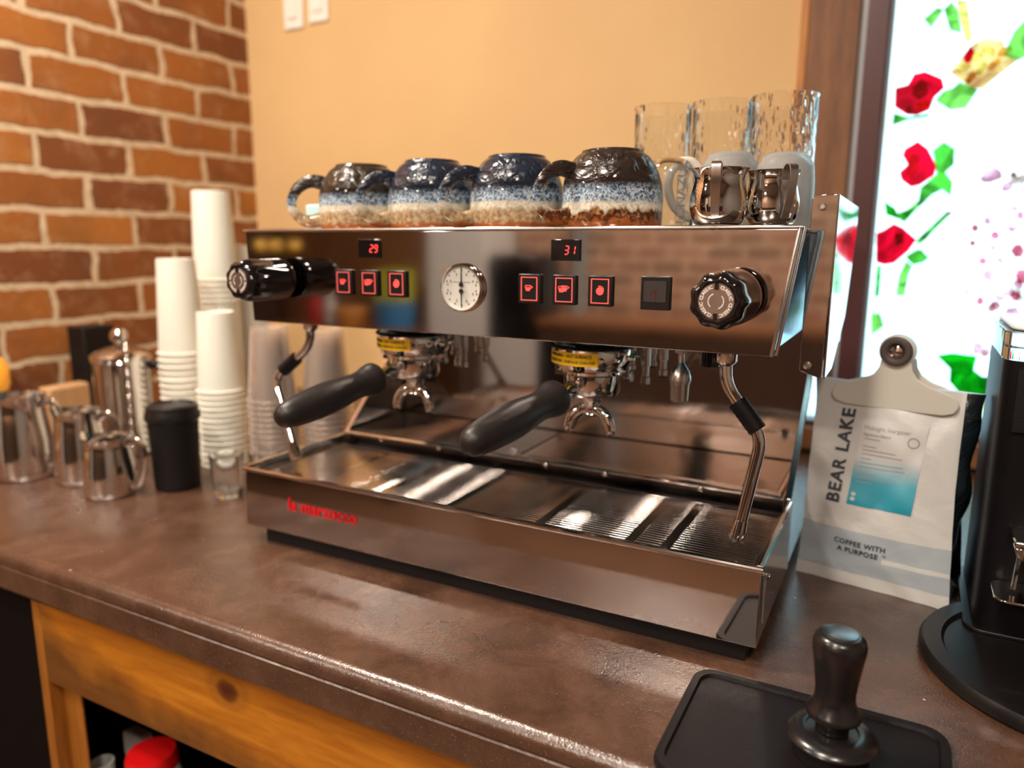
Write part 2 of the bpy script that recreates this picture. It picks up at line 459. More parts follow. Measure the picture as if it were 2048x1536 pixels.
def obj(name, mb, mats, parent=None, bevel=0, angle=35, seg=2, label=None, flatshade=False, sub=0):
    me = bpy.data.meshes.new(name)
    me.from_pydata(mb.v, [], mb.f)
    for m in ([mats] if isinstance(mats, str) else mats): me.materials.append(MATS[m])
    me.polygons.foreach_set('material_index', mb.mi)
    me.validate(); me.update()
    import bmesh
    bm = bmesh.new(); bm.from_mesh(me); bmesh.ops.recalc_face_normals(bm, faces=bm.faces); bm.to_mesh(me); bm.free()
    if not flatshade:
        me.shade_smooth(); me.set_sharp_from_angle(angle=math.radians(angle))
    o = bpy.data.objects.new(name, me); COL.objects.link(o)
    if parent: o.parent = parent
    if bevel:
        b = o.modifiers.new('bevel', 'BEVEL'); b.width = bevel; b.segments = seg; b.limit_method = 'ANGLE'; b.angle_limit = math.radians(40)
        b.harden_normals = False
    if sub:
        b = o.modifiers.new('sub', 'SUBSURF'); b.levels = sub; b.render_levels = sub
    if label: o['label'] = label
    return o
def tag(o, label, cat, group=None):
    o['label'] = label; o['category'] = cat
    if group: o['group'] = group
    return o
def thing(name, label, cat, loc=(0, 0, 0), rz=0, group=None):
    o = bpy.data.objects.new(name, None); COL.objects.link(o)
    o.empty_display_size = .02
    o.location = loc; o.rotation_euler = (0, 0, rz)
    return tag(o, label, cat, group)
def struct(name, mb, mats, **k):
    o = obj(name, mb, mats, **k); o['kind'] = 'structure'; return o
def dup(root, loc, rz, label, group=None):
    r = root.copy(); COL.objects.link(r); r.location = loc; r.rotation_euler = (0, 0, rz); r['label'] = label
    if group: r['group'] = group
    for ch in list(root.children):
        c = ch.copy(); COL.objects.link(c); c.parent = r
        for g in list(ch.children):
            d = g.copy(); COL.objects.link(d); d.parent = c
    return r
def text_mb(s, size, fn, depth=.0003, bold=0, align='CENTER', spacing=1.0, res=3):
    cu = bpy.data.curves.new('t', 'FONT'); cu.body = s; cu.size = size; cu.extrude = depth / 2
    cu.offset = bold; cu.align_x = align; cu.align_y = 'CENTER'; cu.space_character = spacing; cu.resolution_u = res
    o = bpy.data.objects.new('t', cu); COL.objects.link(o)
    dg = bpy.context.evaluated_depsgraph_get(); dg.update()
    me = bpy.data.meshes.new_from_object(o.evaluated_get(dg))
    mb = MB(); mb.add([fn(v.co) for v in me.vertices], [tuple(p.vertices) for p in me.polygons])
    bpy.data.objects.remove(o); bpy.data.curves.remove(cu); bpy.data.meshes.remove(me)
    return mb
def merge(*mbs):
    r = MB()
    for m in mbs: r.add(m.v, m.f)
    return r

# ---------------------------------------------------------------- the room
struct('floor', MB().box(-3.2, 2.6, -3.6, 1.0, FLOOR - .05, FLOOR), 'floor_brown')
struct('ceiling', MB().box(-3.2, 2.6, -3.6, 1.0, CEIL, CEIL + .05), 'ceiling_white')
struct('wall_left', MB().box(-.99, -.89, -.75, .9, FLOOR, CEIL), 'brick_y')
# back wall with the window opening x .745..1.34, z .062..1.1
WX0, WX1, WZ0, WZ1 = .745, 1.36, .068, 1.13
struct('wall_back', MB().box(-.99, WX0 - .05, .9, 1.0, FLOOR, CEIL).box(WX1 + .05, 2.6, .9, 1.0, FLOOR, CEIL)
       .box(WX0 - .05, WX1 + .05, .9, 1.0, FLOOR, WZ0 - .05).box(WX0 - .05, WX1 + .05, .9, 1.0, WZ1 + .05, CEIL), 'orange_plaster')
struct('wall_right', MB().box(2.6, 2.7, -3.6, 1.0, FLOOR, CEIL), 'umber_plaster')
struct('wall_side', MB().box(-3.3, -3.2, -3.6, 1.0, FLOOR, CEIL).box(-3.2, -.99, .9, 1.0, FLOOR, CEIL), 'dark_wood')
DX0, DX1, DZ1 = -1.075, -.935, 1.45
struct('wall_front', MB().box(-3.2, DX0, -3.6, -3.5, FLOOR, CEIL).box(DX1, 2.6, -3.6, -3.5, FLOOR, CEIL).box(DX0, DX1, -3.6, -3.5, DZ1, CEIL)
       .box(DX0, DX1, -3.6, -3.5, FLOOR, -.5), 'brick_x')
struct('window_2', MB().box(DX0, DX1, -3.56, -3.55, -.5, DZ1), 'glass_daylight')
# window casing, frame and sill
struct('trim_1', MB().box(.600, .690, .878, .9, -.06, CEIL - .02), 'casing_wood', bevel=.002)
struct('trim_2', MB().box(.585, .5995, .882, .9, -.06, CEIL - .02), 'casing_orange', bevel=.002)
struct('trim_3', MB().box(.6905, .702, .884, .9, -.06, CEIL - .02), 'grey_strip', bevel=.001)
struct('trim_4', MB().box(.7025, WX1 + .1, .86, .9, .012, WZ0 - .012), 'casing_wood', bevel=.002)
wf = MB()
wf.box(.7025, .738, .872, .93, WZ0 - .03, WZ1 + .04).box(WX1 + .005, WX1 + .04, .872, .93, WZ0 - .03, WZ1 + .04)
wf.box(.738, WX1 + .005, .88, .93, WZ0 - .03, WZ0).box(.738, WX1 + .005, .88, .93, WZ1, WZ1 + .04)
win = struct('window_1', wf, 'plum_frame', bevel=.002)
obj('window_bead', MB().box(.738, .746, .886, .905, WZ0, WZ1), 'grey_strip', win, bevel=.001, label='grey inner bead of the window frame')
STAINED = {
  'leaf_light': [[(0.7923, 0.8213), (0.8128, 0.8382), (0.823, 0.833), (0.8061, 0.8051)], [(0.8229, 0.8343), (0.8339, 0.8444), (0.8449, 0.8301), (0.8548, 0.7902), (0.8361, 0.7976)], [(0.9459, 0.7994), (0.9333, 0.7834), (0.9213, 0.7467), (0.943, 0.7355), (0.9664, 0.747), (0.9658, 0.792)], [(0.8243, 0.6796), (0.8364, 0.6947), (0.8506, 0.6988), (0.8594, 0.7086), (0.8896, 0.6927), (0.8736, 0.6623), (0.8494, 0.6615)], [(0.867, 0.4821), (0.8315, 0.4295), (0.8186, 0.4295), (0.86, 0.4766)], [(0.7901, 0.4644), (0.8271, 0.5025), (0.8137, 0.5028), (0.7863, 0.4765)], [(0.8239, 0.4221), (0.8665, 0.4754), (0.8631, 0.4842), (0.8152, 0.4281)], [(0.8035, 0.3915), (0.8153, 0.3826), (0.8101, 0.3641), (0.8068, 0.3253), (0.7915, 0.3248), (0.7936, 0.3637)], [(0.7518, 0.29), (0.7676, 0.2907), (0.7769, 0.2658), (0.7556, 0.2453)]],
  'yellow': [[(0.8409, 0.846), (0.8578, 0.8437), (0.873, 0.7752), (0.861, 0.7765), (0.8521, 0.806)], [(0.9531, 0.1314), (0.9717, 0.1271), (0.9714, 0.1052), (0.9566, 0.1098)]],
  'peach': [[(0.8431, 0.726), (0.8538, 0.7408), (0.864, 0.758), (0.8768, 0.7721), (0.8926, 0.778), (0.9188, 0.7699), (0.9254, 0.7514), (0.943, 0.7355), (0.9073, 0.7043), (0.8966, 0.6934), (0.8798, 0.6962), (0.8642, 0.7082)]],
  'red': [[(0.8612, 0.7505), (0.8702, 0.7677), (0.8784, 0.7564), (0.8731, 0.7388), (0.8647, 0.7397)], [(0.7571, 0.707), (0.7773, 0.7107), (0.7858, 0.7288), (0.8032, 0.7312), (0.8318, 0.7165), (0.8371, 0.7), (0.8225, 0.6851), (0.817, 0.6639), (0.7976, 0.6558), (0.7795, 0.6585), (0.7588, 0.6738)], [(0.8031, 0.61), (0.821, 0.5951), (0.8378, 0.5639), (0.8356, 0.5473), (0.8143, 0.5312), (0.7992, 0.5274), (0.7824, 0.5408), (0.7772, 0.5552), (0.7902, 0.5687), (0.7796, 0.5861), (0.7825, 0.5972)], [(0.7521, 0.3877), (0.7474, 0.4433), (0.7609, 0.4494), (0.7766, 0.4615), (0.7939, 0.4523), (0.8176, 0.4311), (0.806, 0.4099), (0.7832, 0.3866), (0.7667, 0.3833)]],
  'orange': [[(0.7932, 0.6766), (0.8102, 0.6834), (0.8175, 0.672), (0.8024, 0.6595)], [(0.7759, 0.6697), (0.7859, 0.6731), (0.7896, 0.6605), (0.7821, 0.6588)]],
  'crimson': [[(0.7855, 0.7045), (0.7968, 0.7197), (0.8099, 0.7131), (0.8119, 0.6914), (0.7978, 0.6817), (0.7868, 0.6908)], [(0.7782, 0.4433), (0.7947, 0.4432), (0.7964, 0.425), (0.7831, 0.4189)]],
  'leaf_mid': [[(0.7585, 0.6628), (0.7852, 0.6525), (0.8175, 0.6584), (0.8157, 0.6518), (0.7855, 0.6492), (0.7578, 0.6406)], [(0.845, 0.6062), (0.8635, 0.5929), (0.865, 0.5655), (0.8527, 0.5522), (0.8655, 0.5351), (0.8655, 0.5101), (0.8506, 0.5217), (0.8363, 0.5137), (0.8177, 0.4943), (0.7946, 0.4631), (0.7834, 0.4705), (0.7799, 0.4807), (0.8141, 0.4915), (0.8148, 0.5256), (0.8392, 0.5499), (0.8289, 0.592)], [(0.8013, 0.4007), (0.8193, 0.413), (0.8274, 0.4131), (0.8409, 0.3981), (0.8324, 0.3889), (0.8165, 0.3841), (0.8076, 0.3916)], [(0.7541, 0.3815), (0.7626, 0.3817), (0.7634, 0.3222), (0.7549, 0.3219)]],
  'rosepink': [[(0.7884, 0.5885), (0.8041, 0.5863), (0.8091, 0.5595), (0.7978, 0.5431), (0.7889, 0.5547), (0.7941, 0.5686)], [(0.9157, 0.4519), (0.9128, 0.4461), (0.9076, 0.4452), (0.9029, 0.4519), (0.9061, 0.4586), (0.9119, 0.4585)], [(0.949, 0.4384), (0.9463, 0.4313), (0.9393, 0.4316), (0.9338, 0.4384), (0.9379, 0.446), (0.9444, 0.4458)], [(0.9348, 0.3938), (0.9311, 0.3861), (0.9242, 0.3871), (0.9196, 0.3935), (0.9229, 0.3998), (0.9295, 0.4002)], [(0.9374, 0.3212), (0.9346, 0.3135), (0.9278, 0.3131), (0.9244, 0.3207), (0.9263, 0.3279), (0.9337, 0.3279)], [(0.9892, 0.4121), (0.9855, 0.4005), (0.9756, 0.4003), (0.9672, 0.4119), (0.9732, 0.4234), (0.9818, 0.4237)], [(1.0019, 0.3682), (0.9991, 0.3547), (0.9857, 0.3529), (0.9793, 0.3677), (0.9825, 0.3789), (0.9968, 0.3796)], [(0.9929, 0.3323), (0.989, 0.3222), (0.9807, 0.3225), (0.9754, 0.3317), (0.9779, 0.3406), (0.9871, 0.3397)], [(0.914, 0.425), (0.9117, 0.4203), (0.9065, 0.4193), (0.9032, 0.425), (0.9054, 0.4308), (0.9102, 0.4296)], [(0.9818, 0.4732), (0.9801, 0.4665), (0.9731, 0.4666), (0.9697, 0.4733), (0.9718, 0.4806), (0.9779, 0.4804)]],
  'leaf_dark': [[(0.7567, 0.5028), (0.7764, 0.4894), (0.7849, 0.469), (0.7615, 0.478)], [(0.8705, 0.2148), (0.8967, 0.2214), (0.9364, 0.2181), (0.9339, 0.1917), (0.948, 0.1806), (0.9713, 0.1795), (0.9947, 0.1968), (1.0012, 0.1364), (0.971, 0.1332), (0.9373, 0.1329), (0.9148, 0.1463), (0.8967, 0.1667), (0.8956, 0.1917)], [(0.943, 0.102), (0.997, 0.1051), (0.999, 0.0866), (0.9472, 0.0867)]],
  'pink': [[(0.9078, 0.5392), (0.9157, 0.5551), (0.9294, 0.56), (0.94, 0.5488), (0.9422, 0.5393), (0.9253, 0.5318), (0.9133, 0.5322)], [(0.872, 0.4791), (0.8701, 0.4747), (0.8653, 0.4734), (0.8615, 0.4793), (0.8644, 0.4845), (0.8693, 0.4838)], [(0.9335, 0.465), (0.9319, 0.4579), (0.9245, 0.4592), (0.9213, 0.4651), (0.9232, 0.4724), (0.9306, 0.4707)], [(0.9737, 0.3586), (0.9704, 0.3499), (0.9626, 0.3491), (0.9574, 0.3582), (0.96, 0.3666), (0.9689, 0.3685)], [(0.9459, 0.3669), (0.9439, 0.3569), (0.9343, 0.3575), (0.9291, 0.3665), (0.9326, 0.3769), (0.9419, 0.3779)], [(0.9705, 0.3315), (0.9665, 0.3226), (0.9574, 0.3217), (0.9496, 0.3308), (0.955, 0.3401), (0.9655, 0.3415)], [(0.996, 0.2964), (0.9918, 0.2804), (0.9786, 0.2828), (0.9692, 0.2951), (0.9739, 0.3085), (0.9892, 0.3123)], [(0.9651, 0.3132), (0.9599, 0.3042), (0.9522, 0.3038), (0.9469, 0.3124), (0.9492, 0.3215), (0.9579, 0.3212)], [(0.9165, 0.3342), (0.9145, 0.3274), (0.9073, 0.3253), (0.9019, 0.3337), (0.9051, 0.3424), (0.9128, 0.3423)], [(0.9601, 0.3941), (0.958, 0.388), (0.9521, 0.3884), (0.9478, 0.3939), (0.951, 0.4005), (0.9568, 0.3992)], [(0.9459, 0.4162), (0.9436, 0.4108), (0.9381, 0.4094), (0.9352, 0.4162), (0.9366, 0.4228), (0.9426, 0.422)], [(0.9685, 0.4515), (0.967, 0.4454), (0.9613, 0.4462), (0.9573, 0.4516), (0.9595, 0.4573), (0.965, 0.4569)]],
}
sg = MB(); names = list(STAINED)
pane = MB()
pane.cur = 0
pane.box(.742, WX1 + .006, .900, .903, WZ0 - .002, WZ1 + .002)
pane_o = obj('stained_glass', pane, 'glass_cream', win, flatshade=True, label='leaded stained glass pane with roses and leaves on cream')
fl = MB()
for i, k in enumerate(names):
    fl.cur = i
    for j, poly in enumerate(STAINED[k]):
        y = .8988 - .0004 * (j % 2) - (.0012 if k in ('orange', 'crimson', 'rosepink') else 0)
        fl.prism(poly, y - .0008, y)
# the same motif again further right, beyond the photo's edge
half = len(fl.v); nf = len(fl.f)
o_ = len(fl.v)
fl.v += [(2.09 - x, y, z) for x, y, z in fl.v[:half]]
fl.f += [tuple(i + o_ for i in f) for f in fl.f[:nf]]; fl.mi += fl.mi[:nf]
obj('glass_flowers', fl, ['glass_' + k for k in names], pane_o, flatshade=True, label='red, pink and peach glass roses with green leaves')
def blob(cx, cz, rx, rz, rot=0, n=9, seed=0):
    rr = random.Random(seed + int(cx * 1e4)); out = []
    for i in range(n):
        a = 2 * PI * i / n; k = .85 + .3 * rr.random()
        x, z = rx * k * math.cos(a), rz * k * math.sin(a)
        out.append((cx + x * math.cos(rot) - z * math.sin(rot), cz + x * math.sin(rot) + z * math.cos(rot)))
    return out
pk = MB(); rr_ = random.Random(21)
for i in range(95):
    cx_ = .925 + rr_.random() ** .8 * .19; cz_ = .20 + rr_.random() * .36
    if cx_ < .95 and cz_ > .45: continue
    pk.cur = 0 if rr_.random() < .62 else 1
    q = rr_.random()
    pk.prism(blob(cx_, cz_, .0045 + .007 * q, .004 + .005 * q, rr_.random() * 3, 7, i), .8942 + .0003 * (i % 8), .8945 + .0003 * (i % 8))
obj('glass_blossoms', pk, ['glass_pink_pale', 'glass_pink'], pane_o, flatshade=True, label='cluster of small pink glass blossoms')
pt = MB()
px_, pz_ = [sum(q[i] for q in STAINED['peach'][0]) / len(STAINED['peach'][0]) for i in (0, 1)]
for i, (dx, dz, a) in enumerate(((-.026, -.004, .3), (-.012, -.022, 1.1), (.010, .020, -.4), (.020, -.004, .8), (-.008, .012, 0), (.034, .016, .5), (.002, -.008, 1.3))):
    pt.cur = 0 if i % 2 == 0 else 1
    pt.prism(blob(px_ + dx, pz_ + dz, .012, .0065, a), .8968, .8974)
obj('glass_petals', pt, ['glass_petal_light', 'glass_peach'], pane_o, flatshade=True)
# lead lines: thin pale came in the cream field
ld = MB()
random.seed(8)
def arc(cx, cz, r, a0, a1, n=24): return [(cx + r * math.cos(a0 + (a1 - a0) * i / n), .8985, cz + r * math.sin(a0 + (a1 - a0) * i / n)) for i in range(n + 1)]
ld.tube(arc(1.02, .52, .175, .5, PI - .05), .0012, 6); ld.tube(arc(1.02, .52, .155, .5, PI), .0012, 6)
obj('came', ld, 'glass_yellow', pane_o)
# round lamps on the ceiling
for i, (lx, ly, lw) in enumerate(LAMPS):
    t = thing('ceiling_lamp', 'round ceiling lamp with a warm diffuser, out of view, placed for its light', 'lamp', (lx, ly, CEIL), 0, 'round ceiling lamps')
    obj('housing', MB().lathe([(.15, -.03), (.16, -.03), (.16, 0), (.15, 0)], n=32), 'satin_steel', t)
    obj('diffuser', MB().lathe([(.149, -.012), (.149, -.001)], n=32), 'lamp_glow', t)
# wall switch plates
for (x0, x1, z0, lab) in ((-.742, -.676, .985, 'white wall switch plate, the left one of the pair at the top'), (-.655, -.589, .992, 'white wall switch plate, the right one of the pair at the top')):
    t = thing('light_switch', lab, 'light switch', ((x0 + x1) / 2, .9, z0), 0, 'wall switches')
    w = (x1 - x0) / 2
    obj('plate', MB().box(-w, w, -.006, -.0002, 0, .115), 'switch_white', t, bevel=.002)
    obj('rocker', MB().box(-w * .5, w * .5, -.010, -.0062, .025, .09), 'switch_white', t, bevel=.0015)

# ---------------------------------------------------------------- counter and cabinet
ct = MB()
prof = [(.9, -.062), (.9, 0)]
R = .013
prof += [(-.196 + R - R * math.sin(a), -R + R * math.cos(a)) for a in [i * PI / 2 / 6 for i in range(7)]]
prof += [(-.196, -.018), (-.1945, -.0195), (-.1945, -.0215), (-.196, -.023)]
prof += [(-.196, -.054), (-.190, -.062)]
ct.prism(prof, -.889, 2.2, 'yz')
tag(obj('countertop', ct, 'brown_stone', angle=30), 'mottled brown stone countertop with rounded front edge under the espresso machine', 'countertop')
cb = thing('bar_cabinet', 'open bar cabinet with orange pine rail and knot under the countertop', 'cabinet', (0, 0, 0))
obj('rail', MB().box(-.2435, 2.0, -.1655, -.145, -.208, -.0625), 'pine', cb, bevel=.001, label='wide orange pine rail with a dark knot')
obj('upright', MB().box(-.247, -.204, -.1449, -.1410, FLOOR + .002, -.0625).box(-.262, -.2437, -.166, -.12, FLOOR + .002, -.0625), 'pine_upright', cb, bevel=.001, label='narrow pine upright')
obj('side_panel', MB().box(-.885, -.2625, -.16, -.14, FLOOR + .002, -.0625), 'black_panel', cb, label='black side panelling')
obj('back_panel', MB().box(-.885, 2.0, .59, .60, FLOOR + .002, -.0625), 'black_panel', cb)
obj('shelf', MB().box(-.885, 2.0, -.118, .589, -.675, -.655), 'dark_wood', cb, label='dark inner shelf')
# bottles under the counter
t = thing('jug', 'white plastic jug with a red cap under the pine rail', 'jug', (-.128, -.094, -.6545))
obj('jug_body', MB().lathe([(.040, 0), (.0435, .01), (.0435, .25), (.041, .275), (.037, .295), (.035, .303)], n=32), 'white_plastic', t)
obj('cap', MB().lathe([(.0370, .3035), (.0370, .318), (.034, .326), (.012, .330)], n=32), 'red_cap', t, label='round red cap')
t = thing('spray_bottle', 'white plastic bottle left of the red-capped jug under the counter', 'bottle', (-.262, -.030, -.6545))
obj('bottle_body', MB().lathe([(.022, 0), (.026, .01), (.026, .18), (.018, .215), (.018, .229)], n=24), 'white_plastic', t)
obj('trigger_head', MB().box(-.018, .03, -.012, .012, .2295, .275), 'white_plastic', t, bevel=.004)
t = thing('paper_roll', 'white upright roll beside the pine upright under the counter', 'roll', (-.243, -.102, -.6545))
obj('sheet', MB().lathe([(.0180, 0), (.0180, .272), (.0150, .2725), (.0150, .02), (.0001, .02)], n=28, close=False), 'white_plastic', t)

# ---------------------------------------------------------------- espresso machine
M = thing('espresso_machine', 'polished steel two-group espresso machine on the brown countertop', 'espresso machine', (0, 0, 0))
obj('plinth', MB().box(.028, .698, .010, .40, .0005, .0225), 'black_matte', M, label='black recessed plinth')
fp = MB().prism([(0, .0222), (.0060, .0222), (.0060, .1035), (.0036, .1035)], 0, .71, 'yz')
FPO = obj('front_panel', fp, 'mirror_steel', M, bevel=.0012)
lip = MB(); lip.tube([(-.0015, .0025, .1055), (.7115, .0025, .1055)], .0032, 10)
obj('front_rim', lip, 'polished_steel', FPO)
lg = text_mb('la marzocco', .0235, lambda p: (.142 + p.x, .0010 + p.z + p.y * .044, .066 + p.y), bold=.0006, spacing=1.05)
obj('lettering', lg, 'red_paint', FPO, label='red lettering on the front panel')
# drip tray
tr = MB().box(.004, .706, .0062, .215, .080, .084)
tr.prism([(.0062, .0225), (.215, .0225), (.215, .107), (.0062, .107)], .7045, .710, 'yz').prism([(.0062, .0225), (.215, .0225), (.215, .107), (.0062, .107)], 0, .0055, 'yz')
DT = obj('drip_tray', tr, 'tray_steel', M, bevel=.0008)
for x in (.7075, .0025): obj('side_rim', MB().tube([(x, .004, .1065), (x, .214, .1065)], .0038, 10), 'polished_steel', DT)
obj('latch', MB().box(.7105, .7135, .012, .016, .045, .098).lathe([(.003, 0), (.003, .004)], (.7105, .03, .088), 12, (1, 0, 0)), 'polished_steel', DT, bevel=.0006)
for (gx0, gx1, fx) in ((.008, .3305, (.115, .222)), (.3325, .702, (.45, .56, .60))):
    g = MB(); y = .0095
    g.box(gx0, gx1, .0075, .0115, .094, .1005); g.box(gx0, gx1, .182, .1875, .094, .1005)
    g.box(gx0, gx0 + .004, .0116, .1819, .094, .1005); g.box(gx1 - .004, gx1, .0116, .1819, .094, .1005)
    y = .0145
    while y < .179:
        g.box(gx0 + .0041, gx1 - .0041, y, y + .0048, .0965, .1000); y += .0066
    for x in fx: g.box(x, x + .012, .0117, .1818, .0955, .1003)
    obj('grille', g, 'tray_steel', DT, bevel=.0004, seg=1)
# rear shelf behind the tray
rs = MB().box(.010, .700, .2155, .372, .0225, .1115)
rs.box(.014, .696, .206, .372, .1116, .1160)
RS = obj('rear_shelf', rs, 'tray_steel', M, bevel=.0012)
rb = MB(); y = .222
while y < .360:
    rb.box(.02, .330, y, y + .0052, .1161, .1175); rb.box(.340, .690, y, y + .0052, .1161, .1175); y += .0072
obj('ribs', rb, 'tray_steel', RS, bevel=.0003, seg=1)
lp = MB().tube([(.012, .205, .1145), (.698, .205, .1145)], .0032, 10)
for x in (.09, .20, .38, .47, .60): lp.lathe([(.004, 0), (.004, .003), (.002, .004)], (x, .2015, .112), 10, (0, -1, 0))
lp.lathe([(.005, 0), (.006, .006), (.003, .010)], (.655, .212, .117), 12)
obj('front_lip', lp, 'polished_steel', RS)
obj('gap_shade', MB().box(.008, .702, .1885, .2045, .0845, .0865), 'black_matte', DT, label='black strip for the shade in the gap behind the grille')  # black strip laid in the deep gap as its shade
# backsplash and lower body
obj('backsplash', MB().box(.012, .698, .3725, .378, .1165, .318), 'mirror_steel', M, bevel=.001, label='mirror-polished backsplash')
lb = MB().box(.012, .698, .3785, .47, .0225, .318)
for x0, x1 in ((.7005, .7085), (.0015, .0095)):
    lb.prism([(.2155, .0225), (.47, .0225), (.47, .318), (.365, .318), (.345, .235), (.2155, .112)], x0, x1, 'yz')
obj('lower_body', lb, 'mirror_steel', M, bevel=.001)
obj('foot', MB().lathe([(.022, .0003), (.022, .0215)], (.05, .43, 0), 20), 'black_rubber', M)
obj('foot', MB().lathe([(.022, .0003), (.022, .0215)], (.66, .43, 0), 20), 'black_rubber', M)
# upper body (slightly wider at the top)
ub = MB().prism([(.008, .3155), (.6985, .3155), (.716, .4335), (.001, .4335)], .036, .47)
UB = obj('upper_body', ub, 'blue_steel', M, bevel=.001, label='blue-tinted side of the upper body')
up = MB().prism([(.0065, .3135), (.7008, .3135), (.7185, .4362), (-.0005, .4362)], .030, .0358)
UP = obj('upper_panel', up, 'mirror_steel', M, bevel=.0012)
er = MB().tube([(.7005, .0305, .314), (.7185, .0305, .4365)], .0020, 8).tube([(.7040, .036, .3145), (.7215, .036, .4365)], .0020, 8)
er.box(-.003, .722, .0285, .0365, .4363, .4385)
obj('panel_edge', er, 'satin_bright', UP, bevel=.0006, label='bright rolled edge')
tp = MB().box(.000, .7165, .0367, .47, .4336, .4370)
TP = obj('top_plate', tp, 'polished_steel', M, bevel=.001)
obj('cup_tray', MB().box(.02, .70, .040, .455, .4371, .4400), 'tray_steel', TP, bevel=.001, label='raised cup-warming tray')
# side panel with bent front flange
sp = MB().prism([(.7165, .288), (.739, .281), (.7425, .472), (.7185, .472), (.7165, .466)], .1205, .1225)
sp.prism([(.1226, .281), (.20, .281), (.34, .33), (.42, .44), (.42, .472), (.1226, .472)], .7405, .7425, 'yz')
SP = obj('side_panel', sp, 'mirror_steel', M, bevel=.0008)
for (x, z) in ((.7275, .4595), (.7245, .2945)):
    scw = MB(); scw.lathe([(.0042, 0), (.0042, .0015), (.0022, .0030)], (x, .1204, z), 16, (0, -1, 0))
    obj('screw', scw, 'satin_bright', SP)
for y in (.13, .30): obj('bracket', MB().box(.7180, .7404, y, y + .02, .30, .43), 'satin_steel', SP)

PF = .0298     # front face of the upper panel
SEG = {'0': 'abcdef', '1': 'bc', '2': 'abged', '3': 'abgcd', '9': 'abcdfg'}
def digit(ch, x, z, w, h, y, mb):
    t = .0011; sl = lambda zz: (zz - z) * .14
    pts = {'a': ((0, 1), (1, 1)), 'b': ((1, 1), (1, .5)), 'c': ((1, .5), (1, 0)), 'd': ((0, 0), (1, 0)), 'e': ((0, 0), (0, .5)), 'f': ((0, .5), (0, 1)), 'g': ((0, .5), (1, .5))}
    for sgm in SEG[ch]:
        (ax, az), (bx, bz) = pts[sgm]
        A = Vector((x + ax * w + sl(z + az * h), 0, z + az * h)); B = Vector((x + bx * w + sl(z + bz * h), 0, z + bz * h))
        d = (B - A).normalized(); n = Vector((-d.z, 0, d.x)); A = A + d * .0006; B = B - d * .0006
        q = [A - n * t / 2, B - n * t / 2, B + n * t / 2, A + n * t / 2]
        mb.prism([(p.x, p.z) for p in q], y - .0003, y)
for (cx, s, ox) in ((.2148, '29', (.0015, .0085)), (.4815, '31', (-.001, .0065))):
    D = obj('display', MB().box(cx - .0172, cx + .0172, PF - .0022, PF + .0005, .403, .4258), 'black_gloss', UP, bevel=.0006, label='black display with red digits')
    dm = MB()
    for ch, o1 in zip(s, ox): digit(ch, cx + o1, .4100, .0042, .0088, PF - .0023, dm)
    obj('digits', dm, 'red_led', D, flatshade=True)
def outline(mb, x0, x1, z0, z1, t, y):
    mb.box(x0, x1, y - .0004, y, z1 - t, z1).box(x0, x1, y - .0004, y, z0, z0 + t).box(x0, x0 + t, y - .0004, y, z0 + t, z1 - t).box(x1 - t, x1, y - .0004, y, z0 + t, z1 - t)
def cup_icon(mb, cx, cz, s, y):
    mb.prism([(cx - s, cz + s * .15), (cx + s * .5, cz + s * .15), (cx + s * .3, cz - s * .8), (cx - s * .75, cz - s * .8)], y - .0004, y)
    mb.tube([Vector((cx - s, y, cz + s * .15)), Vector((cx - s * 1.0, y, cz + s * .6)), Vector((cx + s * .5, y, cz + s * .6)), Vector((cx + s * .5, y, cz + s * .15))], .0004, 5)
    mb.tube([Vector((cx + s * .5, y, cz + s * .6)), Vector((cx + s * 1.15, y, cz + s * .25)), Vector((cx + s * .35, y, cz - s * .3))], .0004, 5)
BX = (.1735, .2145, .257, .4392, .4815, .5232)
for i, cx in enumerate(BX):
    cz = .3718
    B = obj('button', MB().box(cx - .0138, cx + .0138, PF - .004, PF + .0005, cz - .0162, cz + .0162), 'black_plastic', UP, bevel=.001, label='black button with red lit frame')
    f = MB(); y = PF - .0041
    outline(f, cx - .0102, cx + .0102, cz - .0132, cz + .0132, .0011, y)
    obj('light_frame', f, 'red_led_soft', B, flatshade=True)
    ic = MB()
    if i % 3 == 0: cup_icon(ic, cx - .0005, cz + .001, .0042, y)
    elif i % 3 == 1: cup_icon(ic, cx - .002, cz + .001, .0044, y); cup_icon(ic, cx + .0015, cz + .0018, .0042, y)
    else: ic.lathe([(.0042, 0), (.0042, .0004)], (cx, y, cz), 20, (0, -1, 0)); ic.tube([(cx + .0042 * math.cos(a), y - .0002, cz + .0012 + .0042 * math.sin(a)) for a in (0, .5, 1, 1.5, 2)], .0004, 5)
    obj('icon', ic, 'red_led', B, flatshade=True)
cx, cz = .5835, .3716
B = obj('rocker_switch', MB().box(cx - .0155, cx + .0155, PF - .004, PF + .0005, cz - .0172, cz + .0172), 'black_plastic', UP, bevel=.001, label='unlit black rocker switch')
obj('rocker', MB().add([(cx - .012, PF - .0045, cz - .009), (cx + .0115, PF - .0045, cz - .009), (cx + .0115, PF - .0045, cz + .0125), (cx - .012, PF - .0045, cz + .0125),
                        (cx - .012, PF - .0041, cz - .009), (cx + .0115, PF - .0041, cz - .009), (cx + .0115, PF - .0041, cz + .0125), (cx - .012, PF - .0041, cz + .0125)],
                       [(0, 1, 2, 3), (4, 7, 6, 5), (0, 4, 5, 1), (1, 5, 6, 2), (2, 6, 7, 3), (3, 7, 4, 0)]), 'switch_face', B)
ic = MB(); y = PF - .0047
ic.tube([(cx - .006, y, cz - .001), (cx - .003, y, cz + .004), (cx - .001, y, cz + .001), (cx + .001, y, cz + .004), (cx + .002, y, cz - .003)], .0003, 5)
